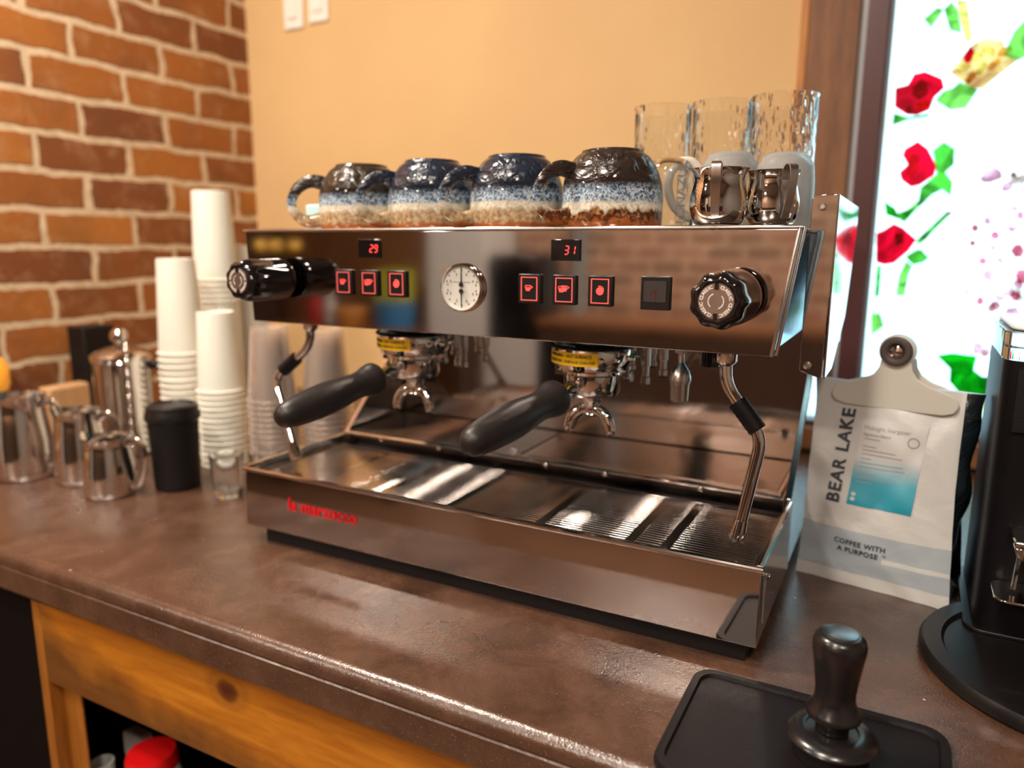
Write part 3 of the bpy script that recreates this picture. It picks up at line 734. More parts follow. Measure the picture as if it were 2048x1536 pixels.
ic.tube([(cx - .006, y, cz - .001), (cx - .004, y, cz - .005)], .0003, 5).tube([(cx - .0005, y, cz + .001), (cx - .0005, y, cz - .006)], .0004, 5)
obj('icon', ic, 'red_dim', B)

# pressure gauge with two needles
gx, gz = .3512, .3702
G = obj('pressure_gauge', MB().lathe([(.0275, 0), (.0285, .004), (.0275, .0075), (.0262, .0080), (.0258, .0045)], (gx, PF + .0005, gz), 48, (0, -1, 0), close=False), 'chrome', UP, label='round double pressure gauge')
obj('dial', MB().lathe([(.0259, .0035), (.0259, .0045)], (gx, PF + .0005, gz), 48, (0, -1, 0)), 'dial_white', G, label='white dial')
ink = MB(); yy = PF - .0044
for cz2, up_ in ((gz + .005, 1), (gz - .005, -1)):
    for k in range(9):
        a = (-20 + k * 27.5) * PI / 180
        px, pz = gx + .0205 * math.cos(a), cz2 + up_ * .0155 * math.sin(a) * (1 if math.sin(a) > 0 else .3)
        ink.box(px - .0006, px + .0006, yy, yy + .0003, pz - .0010, pz + .0010)
    for k, s in enumerate(('0', '3', '6', '9')[:4]):
        a = (10 + k * 53) * PI / 180
        ink2 = text_mb(s, .0045, lambda p, a=a, cz2=cz2, up_=up_: (gx + .0155 * math.cos(PI - a) + p.x, yy, cz2 + up_ * .0115 * math.sin(a) + p.y), depth=.0002)
        ink.add(ink2.v, ink2.f)
ink.box(gx - .012, gx + .012, yy, yy + .0002, gz + .0005 + .006, gz + .0065 + .0003)
obj('scale', ink, 'dial_ink', G, flatshade=True)
nd = MB(); y = PF - .0052
nd.lathe([(.0028, 0), (.0028, .0012)], (gx, y, gz + .0038), 20, (0, -1, 0)); nd.lathe([(.0028, 0), (.0028, .0012)], (gx, y, gz - .0038), 20, (0, -1, 0))
nd.prism([(gx - .0009, gz + .004), (gx + .0009, gz + .004), (gx + .0003, gz + .0245), (gx - .0003, gz + .0245)], y - .0006, y)
nd.prism([(gx - .0009, gz - .004), (gx + .0009, gz - .004), (gx + .0003, gz - .0235), (gx - .0003, gz - .0235)], y - .0006, y)
obj('needle', nd, 'dial_ink', G)

# steam knobs
def knob(kx, kz):
    K = MB()
    lob2 = lambda t, h: 1 + .042 * math.cos(9 * t) * max(0, min(1, (h - .03) / .035))
    K.lathe([(.012, .0), (.012, .008), (.0262, .010), (.0275, .014), (.0275, .022), (.0270, .032), (.0266, .042), (.0264, .052), (.0262, .062), (.0258, .070), (.0246, .077), (.0220, .0815), (.0185, .083), (.0165, .0822)],
            (kx, PF, kz), 72, (0, -1, 0), mod=lob2)
    for k in range(6):
        a = k * PI / 3
        d = Vector((math.cos(a), 0, math.sin(a)))
    KO = obj('steam_knob', K, 'black_gloss', UP, angle=50, label='black lobed steam knob')
    y = PF - .0830
    cp = MB()
    cp.prism([(kx + .0158 * math.cos(2 * PI * i / 48), kz + .0158 * math.sin(2 * PI * i / 48)) for i in range(48)], y - .0004, y + .0008)
    obj('cap', cp, 'cap_metal', KO, label='bronze-coloured cap disc')
    for sg in (-1, 1): obj('notch', MB().box(kx - .0018, kx + .0018, y - .0010, y - .0004, *sorted((kz + sg * .0105, kz + sg * .0162))), 'black_gloss', KO)
    pr = MB()
    for q, a0 in ((0, PI * .78), (1, PI * .22), (2, -PI * .22), (3, -PI * .78)):
        word = 'CLASSIC'
        for i, ch in enumerate(word):
            a = a0 - (i - 3) * .168
            tm = text_mb(ch, .0042, lambda p, a=a: (kx + (.0130 + p.y) * math.cos(a) + p.x * math.sin(a), y - .0006 + p.z, kz + (.0130 + p.y) * math.sin(a) - p.x * math.cos(a)), depth=.0003, bold=.00012)
            pr.add(tm.v, tm.f)
    for a0, a1 in ((PI * .62, PI * 1.25), (-PI * .38, PI * .25)):
        pr.tube([(kx + .0068 * math.cos(a0 + (a1 - a0) * i / 10), y - .0005, kz + .0068 * math.sin(a0 + (a1 - a0) * i / 10)) for i in range(11)], .00045, 6)
    obj('lettering', pr, 'cap_print', KO)
knob(.6634, .3716)
knob(.0725, .3742)

# brew groups and portafilters
GY = .105
def group(gx):
    g = MB()
    g.lathe([(.034, .018), (.040, .006), (.0475, .002), (.0490, -.001), (.0490, -.012), (.0470, -.020), (.0445, -.024), (.0445, -.027), (.036, -.029)], (gx, GY, .302), 56)
    g.lathe([(.030, .0), (.030, .03)], (gx, GY + .03, .316), 24)
    GO = obj('group_head', g, 'chrome', M, angle=40)
    obj('gasket', MB().torus((gx, GY, .3035), .0495, .0022, n=56, m=8), 'black_rubber', GO, label='black gasket ring')
    bl = MB()
    for k in range(10):
        a = -1.0 + k * .42
        bl.lathe([(.0032, 0), (.0032, .006), (.0018, .008)], (gx + .048 * math.cos(a), GY + .048 * math.sin(a), .291), 10, (math.cos(a), math.sin(a), 0))
    for (dx, dy, h) in ((.038, .015, .035), (.052, .045, .045), (.030, .055, .03), (.062, .085, .04), (.045, .095, .03), (.020, .08, .05)):
        bl.lathe([(.006, -.0), (.006, -h * .5), (.0045, -h * .52), (.0045, -h * .8), (.006, -h * .82), (.006, -h), (.003, -h - .003)], (gx + dx, GY + dy, .298), 12)
        bl.tube([(gx + dx, GY + dy, .298), (gx + dx, GY + dy, .3154)], .0055, 10)
    obj('bolt', bl, 'chrome', GO)
    # yellow warning label wrapped on the ring, facing the barista
    lab = MB(); n = 24; Rr = .0494; a0, a1 = -PI / 2 - .98, -PI / 2 + .50
    vs = []; fs = []
    for i in range(n + 1):
        a = a0 + (a1 - a0) * i / n
        for z in (.2835, .2985):
            for rr in (Rr, Rr + .0005): vs.append((gx + rr * math.cos(a), GY + rr * math.sin(a), z))
    for i in range(n):
        b = i * 4; c = b + 4
        fs += [(b + 1, c + 1, c + 3, b + 3), (b, b + 2, c + 2, c), (b, c, c + 1, b + 1), (b + 2, b + 3, c + 3, c + 2)]
    fs += [(0, 1, 3, 2), (n * 4, n * 4 + 2, n * 4 + 3, n * 4 + 1)]
    lab.add(vs, fs)
    am = (a0 + a1) / 2
    L = obj('warning_label', lab, 'yellow_label', GO, label='yellow hot surface label')
    tx = MB()
    for s, z in (('WARNING - HOT SURFACE', .2945), ('ATTENTION - SURFACE CHAUDE', .2880)):
        m = text_mb(s, .0048 if z > .29 else .0044, lambda p, z=z: (gx + (Rr + .0008 + p.z) * math.cos(am + p.x / Rr), GY + (Rr + .0008 + p.z) * math.sin(am + p.x / Rr), z + p.y), depth=.0002, bold=.00008)
        tx.add(m.v, m.f)
    return GO, tx, L
def portafilter(gx, tilt):
    dirv = Vector((tilt, -.225, -.037)).normalized()
    b = MB().lathe([(.036, .0), (.0365, -.004), (.034, -.006), (.0335, -.026), (.030, -.031), (.012, -.033)], (gx, GY, .2745), 48)
    for a in (.3, PI + .3): b.box(gx + .038 * math.cos(a) - .006, gx + .038 * math.cos(a) + .006, GY + .038 * math.sin(a) - .004, GY + .038 * math.sin(a) + .004, .266, .2735)
    P0 = Vector((gx, GY, .2625)) + dirv * .033
    prof = [(.0075, -.004), (.0075, .006), (.0105, .010), (.0105, .016), (.0085, .019), (.0085, .034), (.0110, .036), (.0110, .040)]
    b.lathe(prof, P0, 24, dirv)
    PO = obj('portafilter', b, 'chrome', M, angle=40)
    # handle
    h = [(.0085, .0405), (.0165, .0405), (.0185, .044), (.0190, .048), (.0178, .056), (.0152, .066), (.0146, .078), (.0155, .090), (.0172, .107), (.0180, .123), (.0177, .143), (.0166, .162), (.0150, .179), (.0127, .189), (.0087, .1955), (.0030, .198)]
    h = [(r * 1.12, q) for r, q in h]
    obj('handle', MB().lathe(h, P0, 40, dirv), 'black_soft', PO, angle=60, label='black soft-grip handle')
    # spouts
    s = MB().lathe([(.012, 0), (.011, -.008), (.0085, -.012), (.0085, -.020), (.0095, -.022)], (gx, GY, .2415), 20)
    for sg in (-1, 1):
        pts = spline([(gx, GY, .222), (gx + sg * .010, GY - .002, .2235), (gx + sg * .021, GY - .004, .216), (gx + sg * .0265, GY - .005, .203), (gx + sg * .0270, GY - .005, .196)], 6)
        s.tube(pts, [.0075] * (len(pts) - 8) + [.0070] * 4 + [.0062] * 4, 12, flat=(1, .8))
    obj('spout', s, 'chrome', PO, angle=60, label='chrome double spout')
    return PO
for gx, tl in ((.226, -.030), (.4855, -.044)):
    GO, tx, L = group(gx)
    obj('label_text', tx, 'label_ink', L)
    # text is a third level: re-hang it on the group so that it stays a sub-part
    bpy.data.objects[L.name].children[0].parent = GO
    portafilter(gx, tl)

# steam wands
def wand(pts, grip, top):
    p = bend(pts, .018, 6)
    w = MB().tube(p, .0066, 16)
    w.lathe([(.011, 0), (.011, -.014), (.008, -.018), (.0062, -.019)], top, 20)
    WO = obj('steam_wand', w, 'chrome', M, angle=50)
    a, b = [Vector(q) for q in grip]
    g = MB(); n = 14; ps = [a.lerp(b, i / n) for i in range(n + 1)]
    g.tube(ps, [.0094 + (.0006 if i % 2 else 0) for i in range(n + 1)], 16)
    obj('grip', g, 'black_rubber', WO, label='black rubber grip sleeve')
    e = Vector(pts[-1]); d = (e - Vector(pts[-2])).normalized()
    obj('tip', MB().lathe([(.0070, -.014), (.0082, -.003), (.0090, .007), (.0068, .0105), (.002, .011)], e, 18, d), 'chrome', WO)
wand([(.6515, .062, .315), (.6520, .060, .277), (.6935, .056, .2270), (.6760, .054, .121)], [(.6655, .0588, .2607), (.6885, .0566, .2330)], (.6515, .062, .3154))
obj('valve_block', MB().lathe([(.010, 0), (.010, -.022)], (.632, .075, .3150), 20).tube([(.632, .075, .30), (.648, .065, .305)], .005, 8), 'black_gloss', M)
wand([(.0590, .085, .315), (.0570, .085, .2753), (-.0090, .078, .2230), (.0430, .058, .1220)], [(.0330, .0825, .2563), (.0065, .0797, .2353)], (.0590, .085, .3154))
# hot water tap
tw = MB().lathe([(.0035, .0), (.0035, -.010), (.0040, -.011), (.0095, -.019), (.0118, -.026), (.0120, -.0305), (.0112, -.031), (.0112, -.0335), (.0105, -.034), (.0100, -.052), (.0088, -.0535), (.008, -.046)], (.6005, .075, .3050), 28, close=False)
TW = obj('water_tap', tw, 'satin_steel', M, angle=30)
obj('nut', MB().lathe([(.0066, 0), (.0066, .0075)], (.6005, .075, .3050), 6).lathe([(.004, .0075), (.004, .0103)], (.6005, .075, .3050), 10), 'nozzle_plastic', TW, label='white hexagonal nut')

# ---------------------------------------------------------------- things on top of the machine
TOPZ = .4402
def mug(name, label, loc, glz, rz):
    t = thing(name, label, 'mug', loc, rz, 'upturned glazed mugs on the machine')
    pr = [(.0520, .006), (.0535, .0008), (.0560, .0), (.0572, .003), (.0575, .012), (.0572, .034), (.0560, .046), (.0530, .058), (.0475, .069), (.0420, .0765), (.0375, .0800), (.0350, .0815), (.0345, .0838), (.0325, .0845), (.0300, .0815), (.001, .0810)]
    m = MB().lathe(pr, (0, 0, 0), 64, mod=lambda a, h: 1 + .012 * math.sin(3 * a + h * 90) * (h > .02) + .008 * math.sin(7 * a - h * 60) * (h > .045))
    obj('mug_body', m, glz, t, angle=60)
    pts = spline([(-.0505, 0, .0600), (-.067, 0, .0625), (-.082, 0, .0555), (-.0925, 0, .041), (-.093, 0, .026), (-.083, 0, .0135), (-.070, 0, .0095), (-.0560, 0, .0120)], 7)
    n = len(pts)
    obj('handle', MB().tube(pts, [.0042 + .0026 * abs(i / n - .5) * 2 for i in range(n)], 14, flat=(.75, 1.45), up=(0, 1, 0)), glz, t, angle=60)
    return t
mug('mug', 'dark brown glazed mug upside down with blue, white and rust bands, nearest the small pitchers', (.504, .105, TOPZ), 'glaze_brown', math.radians(52))
mug('mug', 'navy glazed mug upside down, second from the small steel pitchers', (.382, .105, TOPZ), 'glaze_navy', math.radians(50))
mug('mug', 'navy glazed mug upside down beside the dark olive one', (.259, .105, TOPZ), 'glaze_navy', math.radians(50))
mug('mug', 'dark olive-brown mug upside down at the left end of the machine', (.140, .110, TOPZ), 'glaze_olive', math.radians(36))
tag(obj('sponge', MB().box(.022, .050, .125, .150, TOPZ, .476), 'pale_blue', bevel=.003), 'small pale blue block behind the handle of the leftmost mug', 'sponge')

def strap(mb, pts, w, th):
    p = spline(pts, 6); mb.tube(p, 1, 8, flat=(th, w), up=None)
def small_pitcher(label, loc, rz, s=1):
    t = thing('milk_pitcher', label, 'pitcher', loc, rz, 'small steel pitchers on the machine')
    pr = [(.0005, .002), (.0215, .0005), (.0240, .0025), (.0272, .009), (.0290, .018), (.0288, .027), (.0265, .038), (.0248, .045), (.0256, .050), (.0285, .0550), (.0295, .0560), (.0288, .0563), (.0252, .0515), (.0240, .0455), (.0256, .0385), (.0280, .027), (.0282, .018), (.024, .006), (.0005, .004)]
    b = MB().lathe(pr, n=56, close=False)
    def lipf(p):   # pouring lip opposite the handle
        a = math.atan2(p.y, p.x)
        k = max(0, (p.z - .045) / .011) * max(0, math.cos(a - PI / 2)) ** 12
        return Vector((p.x * (1 + .25 * k), p.y * (1 + .25 * k), p.z + .001 * k))
    b.xf(lipf)
    obj('pitcher_body', b, 'chrome', t, angle=50)
    h = MB()
    pts = spline([(0, -.0262, .0460), (0, -.0300, .0560), (0, -.0360, .0600), (0, -.0420, .0570), (0, -.0430, .0470), (0, -.0405, .0350), (0, -.0360, .0220), (0, -.0315, .0120), (0, -.0293, .0075)], 6)
    n = len(pts); vs = []; fs = []
    for i, p in enumerate(pts):
        T = (pts[min(i + 1, n - 1)] - pts[max(i - 1, 0)]).normalized(); N = Vector((0, -T.z, T.y)) * .0005
        w = .0052 - .0012 * (i / n)
        vs += [p + N + Vector((-w, 0, 0)), p + N + Vector((w, 0, 0)), p - N + Vector((w, 0, 0)), p - N + Vector((-w, 0, 0))]
    for i in range(n - 1):
        for k in range(4): fs.append((i * 4 + k, i * 4 + (k + 1) % 4, i * 4 + 4 + (k + 1) % 4, i * 4 + 4 + k))
    fs += [(0, 1, 2, 3), ((n - 1) * 4 + 3, (n - 1) * 4 + 2, (n - 1) * 4 + 1, (n - 1) * 4)]
    h.add(vs, fs)
    obj('handle', h, 'satin_steel', t, angle=40, bevel=.0002, seg=1)
    return t
small_pitcher('small bulbous steel milk pitcher beside the dark brown mug', (.6330, .068, TOPZ), math.radians(8))
small_pitcher('small bulbous steel milk pitcher nearest the screwed side panel', (.6760, .118, TOPZ), math.radians(38))

def frosted(label, x, y, r, h, rz, handle=True, name='frosted_cup', txt=False):
    t = thing(name, label, 'cup', (x, y, TOPZ), rz, 'white cups behind the small pitchers')
    b = MB().lathe([(r * .96, .0006), (r, .003), (r, h * .62), (r * .95, h * .82), (r * .80, h * .95), (r * .62, h), (.001, h), (.001, h - .003), (r * .6, h - .003), (r * .92, h * .8), (r * .95, h * .6), (r * .95, .003), (r * .96, .0006)], n=40, close=False)
    bo = obj('cup_body', b, 'frosted_white' if not txt else 'clear_glass', t, angle=60)
    if handle:
        pts = spline([(-r * .97, 0, h * .72), (-r * 1.4, 0, h * .88), (-r * 1.95, 0, h * .84), (-r * 2.2, 0, h * .60), (-r * 2.0, 0, h * .34), (-r * 1.5, 0, h * .20), (-r * .99, 0, h * .18)], 6)
        obj('handle', MB().tube(pts, .0045, 10, flat=(.8, 1.2), up=(0, 1, 0)), 'handle_cream', t, angle=60, label='cream looped handle')
    if txt:
        m = text_mb('LUNAZUL', .016, lambda p: ((r + .0008 + p.z) * math.cos(-.95 - p.y / r), (r + .0008 + p.z) * math.sin(-.95 - p.y / r) , h * .5 + p.x), depth=.0003, bold=.0002)
        # letters run up the glass
        obj('lettering', m, 'text_grey', bo)
    return t
frosted('clear glass with grey lettering between the brown mug and the left pitcher', .5480, .180, .030, .080, math.radians(10), handle=False, name='glass_cup', txt=True)
frosted('white frosted cup with a looped handle behind the left small pitcher', .6110, .215, .0335, .088, math.radians(30), True)
frosted('white frosted cup behind the right small pitcher', .6760, .205, .0325, .083, 0, False)
def tall_glass(label, x, y, r, h):
    t = thing('tall_glass', label, 'glass', (x, y, TOPZ), 0, 'tall clear glasses at the back of the machine')
    b = MB().lathe([(.0005, .0005), (r * .90, .0005), (r * .95, .004), (r, .02), (r, h - .004), (r + .0012, h - .002), (r + .0008, h), (r - .0018, h), (r - .0024, h - .003), (r - .0024, .02), (r * .88, .011), (.0005, .010)], n=48, close=False)
    obj('glass_body', b, 'seeded_glass', t, angle=50)
tall_glass('tall clear seeded glass, leftmost of the three, behind the brown mug', .5010, .30, .0372, .1605)
tall_glass('tall clear seeded glass, middle of the three', .5780, .305, .0372, .1615)
tall_glass('tall clear seeded glass nearest the window', .6560, .30, .0392, .1620)

# ---------------------------------------------------------------- paper cups in nested stacks, upside down
def cup_proto(mt, r0, r1, h):
    b = MB().lathe([(.001, h - .004), (r0 - .003, h - .004), (r0 - .002, h), (r0, h), (r0 + .0005, h - .002), (r1 - .0005, .004), (r1 + .0002, .004), (r1 + .0022, .0035), (r1 + .0028, .0018), (r1 + .0015, .0003), (r1 - .0008, .0006), (r1 - .0016, .004), (r0 - .0016, h - .006), (.001, h - .0055)], n=40, close=False)
    return obj('paper_cup', b, mt, angle=40)
def stack(x, y, top, n, proto, pitch, h, lab_top, lab_mid, lab_bot, cat, group, jit=.0006):
    n = max(2, int(round((top - h) / pitch)) + 1)
    pitch = (top - h) / (n - 1)
    for k in range(n):
        o = proto.copy(); COL.objects.link(o)
        o.location = (x + random.uniform(-jit, jit), y + random.uniform(-jit, jit), .0003 + k * pitch)
        o.rotation_euler = (0, 0, random.random() * 6)
        tag(o, lab_top if k == n - 1 else lab_bot if k == 0 else lab_mid, cat, group)
random.seed(3)
pc = cup_proto('paper_white', .0345, .0440, .185)
stack(-.452, .268, .390, 0, pc, .0125, .185, 'white paper cup upside down on top of the stack furthest left', 'white paper cup nested inside the stack furthest left', 'white paper cup at the foot of the stack furthest left', 'paper cup', 'white paper cups, left stack')
pc2 = cup_proto('paper_white', .0375, .0455, .185)
stack(-.500, .405, .5265, 0, pc2, .0115, .185, 'white paper cup topping the tallest stack of cups', 'white paper cup nested in the tallest stack', 'white paper cup at the foot of the tallest stack', 'paper cup', 'white paper cups, tallest stack')
pc3 = cup_proto('paper_white', .0330, .0410, .150)
stack(-.330, .252, .294, 0, pc3, .0110, .150, 'white paper cup topping the front stack beside the black canister', 'white paper cup nested in the front stack beside the black canister', 'white paper cup at the foot of the front stack', 'paper cup', 'white paper cups, front stack')
pc4 = cup_proto('paper_white', .036, .044, .185)
stack(-.516, .502, .4150, 0, pc4, .0125, .185, 'white paper cup topping the stack behind the clear cups', 'white paper cup nested in the stack behind the clear cups', 'white paper cup at the foot of the stack behind the clear cups', 'paper cup', 'white paper cups, rear stack')
cc = cup_proto('clear_plastic', .033, .045, .135); cc.name = 'plastic_cup'
stack(-.205, .262, .272, 0, cc, .0105, .135, 'clear plastic cup topping the stack nearer the paper cups', 'clear plastic cup nested in the stack nearer the paper cups', 'clear plastic cup at the foot of the stack nearer the paper cups', 'plastic cup', 'clear plastic cups, left stack')
stack(-.125, .318, .266, 0, cc, .0105, .135, 'clear plastic cup topping the stack nearer the machine', 'clear plastic cup nested in the stack nearer the machine', 'clear plastic cup at the foot of the stack nearer the machine', 'plastic cup', 'clear plastic cups, right stack')
for p in (pc, pc2, pc3, pc4, cc): bpy.data.objects.remove(p)
tag(obj('drinking_straw', MB().tube([(-.328, .402, .003), (-.326, .402, .20), (-.324, .402, .290)], .003, 10), 'straw_orange'), 'orange drinking straw standing behind the clear plastic cups', 'straw')

# black canister
t = thing('canister', 'matte black lidded canister standing before the white paper cups', 'canister', (-.290, .112, 0))
obj('canister_body', MB().lathe([(.0350, .0003), (.0375, .003), (.0390, .06), (.0415, .118), (.0415, .120)], n=40), 'black_matte', t)
obj('lid', MB().lathe([(.0425, .1203), (.0450, .123), (.0458, .130), (.0425, .138), (.0420, .146), (.0365, .149), (.0345, .1455), (.001, .1455)], n=40), 'black_plastic', t, label='domed black lid')
# shot glasses
def shot(label, x, y):
    o = MB().lathe([(.0005, .0005), (.0215, .0005), (.0225, .003), (.0275, .070), (.0282, .0725), (.0272, .073), (.0258, .070), (.0215, .014), (.0005, .012)], n=36, close=False)
    ob = obj('shot_glass', o, 'clear_glass', angle=50); ob.location = (x, y, .0003)
    tag(ob, label, 'glass', 'small clear glasses')
shot('small clear glass before the paper cups, left one of the pair', -.172, .118)
shot('small clear glass nearest the machine corner', -.128, .162)

# steel frothing pitchers at the left
def big_pitcher(label, loc, r, h, rz, mt='wavy_steel'):
    t = thing('frothing_pitcher', label, 'pitcher', loc, rz, 'steel frothing pitchers')
    b = MB().lathe([(.001, .001), (r * .93, .0004), (r * .99, .004), (r, .012), (r * .985, h * .45), (r * .86, h * .80), (r * .84, h * .90), (r * .90, h), (r * .885, h), (r * .82, h * .9), (r * .84, h * .8), (r * .96, h * .45), (r * .975, .012), (.001, .004)], n=52, close=False)
    def lipf(p):
        a = math.atan2(p.y, p.x); k = max(0, (p.z - h * .8) / (h * .2)) * max(0, math.cos(a - PI)) ** 14
        return Vector((p.x * (1 + .22 * k), p.y, p.z + .006 * k))
    b.xf(lipf)
    obj('pitcher_body', b, mt, t, angle=50)
    pts = spline([(r * .84, 0, h * .88), (r * 1.25, 0, h * .95), (r * 1.62, 0, h * .82), (r * 1.60, 0, h * .50), (r * 1.30, 0, h * .22), (r * .985, 0, h * .18)], 7)
    obj('handle', MB().tube(pts, .0055, 10, flat=(.45, 1.3), up=(0, 1, 0)), 'polished_steel', t, angle=50)
big_pitcher('large steel frothing pitcher at the far left edge', (-.585, .020, .0003), .0490, .150, math.radians(20))
big_pitcher('middle steel frothing pitcher, behind the smallest one', (-.470, .055, .0003), .0435, .128, math.radians(25))
big_pitcher('smallest steel frothing pitcher, in front of the black canister', (-.355, .030, .0003), .0405, .100, math.radians(20))
# french press with a ball knob
t = thing('french_press', 'tall steel french press with a ball-shaped knob behind the pitchers', 'french press', (-.560, .210, .0003), math.radians(35))
obj('press_body', MB().lathe([(.050, 0), (.0535, .004), (.0535, .186), (.0550, .190), (.0535, .194)], n=48), 'wavy_steel', t)
obj('lid', MB().lathe([(.0560, .1945), (.0565, .200), (.045, .210), (.020, .2175), (.012, .2185)], n=40), 'polished_steel', t)
obj('knob', MB().sphere((0, 0, .238), .0175).lathe([(.004, .2186), (.004, .225)], n=10), 'polished_steel', t, label='ball-shaped plunger knob')
obj('handle', MB().tube(bend([(.050, 0, .178), (.090, 0, .182), (.092, 0, .03), (.050, 0, .024)], .02), .0065, 10, flat=(.7, 1.3), up=(0, 1, 0)), 'black_plastic', t, angle=50)
# bar spoon leaning on the press
sp_ = MB()
a = Vector((-.388, .098, .004)); b = Vector((-.455, .150, .238))
pts = [a.lerp(b, i / 40) for i in range(41)]
sp_.tube(pts, [.0028 + .0010 * math.sin(i * 1.7) for i in range(41)], 10)
so = thing('bar_spoon', 'long twisted steel bar spoon leaning beside the black canister', 'spoon', (0, 0, 0))
obj('stem', sp_, 'polished_steel', so, angle=60)
obj('bowl', MB().sphere((-.386, .0955, .010), .010, 16, (.8, .5, 1)), 'polished_steel', so)
tag(obj('black_box', MB().box(-.855, -.795, .285, .36, .0003, .234), 'black_matte', bevel=.003), 'upright black box standing against the brick wall', 'box')
tag(obj('wooden_brush', MB().box(-.835, -.795, .195, .29, .0003, .112), 'light_wood', bevel=.006), 'pale wooden block with ribbed face by the brick wall', 'block')
t = thing('amber_jar', 'amber glass jar glowing at the left edge by the brick wall', 'jar', (-.852, .118, .0003))
obj('jar_body', MB().lathe([(.028, 0), (.030, .006), (.030, .10), (.026, .115)], n=28), 'black_plastic', t)
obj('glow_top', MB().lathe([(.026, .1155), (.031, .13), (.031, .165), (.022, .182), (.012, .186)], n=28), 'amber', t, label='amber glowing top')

# ---------------------------------------------------------------- coffee bag with clip
BW, BD, BH = .176, .082, .252
BAG = thing('coffee_bag', 'white and black coffee bag with a blue label, behind the machine and clipped shut', 'coffee bag', (.8015, .2485, .0004), math.radians(-11.1))
def bagfront(x, z):
    u = x / (BW / 2); v = z / BH
    lean = .000 + v * .036 + max(0, v - .8) * .02
    bulge = -.010 * (1 - u * u) * math.sin(PI * min(1, v * 1.05)) - .002 * math.sin(9 * v + 3 * u) * v
    wr = .0016 * math.sin(23 * v + 7 * u * u + 2 * u) * math.sin(5 * u + 11 * v) + .0022 * math.exp(-((u * .9 - v * 1.3 + .55) / .10) ** 2) * (v > .3) - .0015 * math.exp(-((v - .12 - .05 * u) / .02) ** 2)
    return lean + bulge + wr
def bagrow(v):
    z = BH * v; rows = []
    w = BW / 2 * (1 - .03 * math.sin(PI * v) - .050 * v) ; sx = -.008 * v; d0 = BD * (1 - v) ** .75 * .92 + .010
    n = 22; pts = []
    for i in range(n + 1):
        u = -1 + 2 * i / n; x = u * w
        pts.append((x, bagfront(x, z), z, 0))
    yf, yb = bagfront(w, z), bagfront(w, z) + d0
    m = 8
    crease = .012 * (1 - v) * (1 + .3 * math.sin(9 * v))
    for i in range(1, m):
        q = i / m
        pts.append((w + (.020 - crease * 2.2) * math.sin(PI * q) + .0022 * math.sin(22 * v + 5 * q), yf + (yb - yf) * q, z, 1))
    for i in range(n + 1):
        u = 1 - 2 * i / n
        pts.append((u * w, bagfront(u * w, z) + d0 + .006 * (1 - u * u) * math.sin(PI * v), z, 0))
    for i in range(1, m):
        q = 1 - i / m
        pts.append((-w - (.004 - crease) * math.sin(PI * q), bagfront(-w, z) + d0 * q, z, 1))
    return [(p[0] + sx, p[1], p[2], p[3]) for p in pts]
bm_ = MB(); RV = [0, .012, .03] + [.06 + .94 * i / 34 for i in range(35)]
rows = [bagrow(v) for v in RV]; N = len(rows[0])
bm_.v = [(p[0], p[1], p[2]) for r in rows for p in r]
for k in range(len(rows) - 1):
    for i in range(N):
        j = (i + 1) % N
        bm_.f.append((k * N + i, k * N + j, (k + 1) * N + j, (k + 1) * N + i))
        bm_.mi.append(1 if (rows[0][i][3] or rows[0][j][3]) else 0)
bm_.f.append(tuple(range(N))[::-1]); bm_.mi.append(0)
bm_.f.append(tuple(range((len(rows) - 1) * N, len(rows) * N))); bm_.mi.append(0)
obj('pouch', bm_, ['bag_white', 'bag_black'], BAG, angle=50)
def onbag(x, z, off): return (x, bagfront(x, z) - off, z)
lb_ = MB(); nx, nz = 14, 22
LX0, LX1, LZ0, LZ1 = -.0325, .0400, .103, .2105
LT = .12   # the label follows the bag's tilt
def lxy(a, b): 
    x = LX0 + (LX1 - LX0) * a; z = LZ0 + (LZ1 - LZ0) * b
    return x + (z - .15) * .06, z
vs = [onbag(*lxy(i / nx, k / nz), .0011) for k in range(nz + 1) for i in range(nx + 1)]
lb_.add(vs, [(k * (nx + 1) + i, k * (nx + 1) + i + 1, (k + 1) * (nx + 1) + i + 1, (k + 1) * (nx + 1) + i) for k in range(nz) for i in range(nx)])
LB = obj('label_sticker', lb_, 'bag_label', BAG, angle=80, label='white label fading to turquoise')
m = text_mb('BEAR LAKE', .0215, lambda p: onbag(-.0490 - p.y + p.x * .04, .1600 + p.x, .0012 + p.z), bold=.0007, spacing=1.13, res=6)
obj('lettering', m, 'text_dark', BAG, label='large dark lettering running up the bag')
m = merge(text_mb('COFFEE WITH', .0088, lambda p: onbag(-.015 + p.x, .0545 + p.y, .0010 + p.z), bold=.0002, spacing=1.1),
          text_mb('A PURPOSE', .0088, lambda p: onbag(-.0165 + p.x, .0445 + p.y, .0010 + p.z), bold=.0002, spacing=1.1),
          text_mb('TM', .003, lambda p: onbag(.014 + p.x, .0472 + p.y, .0010 + p.z)))
obj('tagline', m, 'text_dark', BAG)
m = text_mb('Midnight Stargazer', .0070, lambda p: onbag(-.0265 + p.x, .1995 + p.y, .0016 + p.z), align='LEFT')
m = merge(m, text_mb('Signature Blend', .0050, lambda p: onbag(-.0265 + p.x, .1915 + p.y, .0016 + p.z), align='LEFT'))
obj('print', m, 'text_faint', LB)
ln = MB()
for (z, L_) in ((.1855, .018), (.1760, .015), (.1715, .038), (.1665, .046), (.1610, .012), (.1560, .048), (.1510, .052), (.1425, .022), (.1370, .052), (.1320, .018)):
    n = 10; x0 = -.0265
    v = []
    for i in range(n + 1):
        x = x0 + L_ * i / n
        v += [onbag(x + (z - .15) * .06, z, .0015), onbag(x + (z - .15) * .06, z + .0011, .0015)]
    ln.add(v, [(2 * i, 2 * i + 2, 2 * i + 3, 2 * i + 1) for i in range(n)])
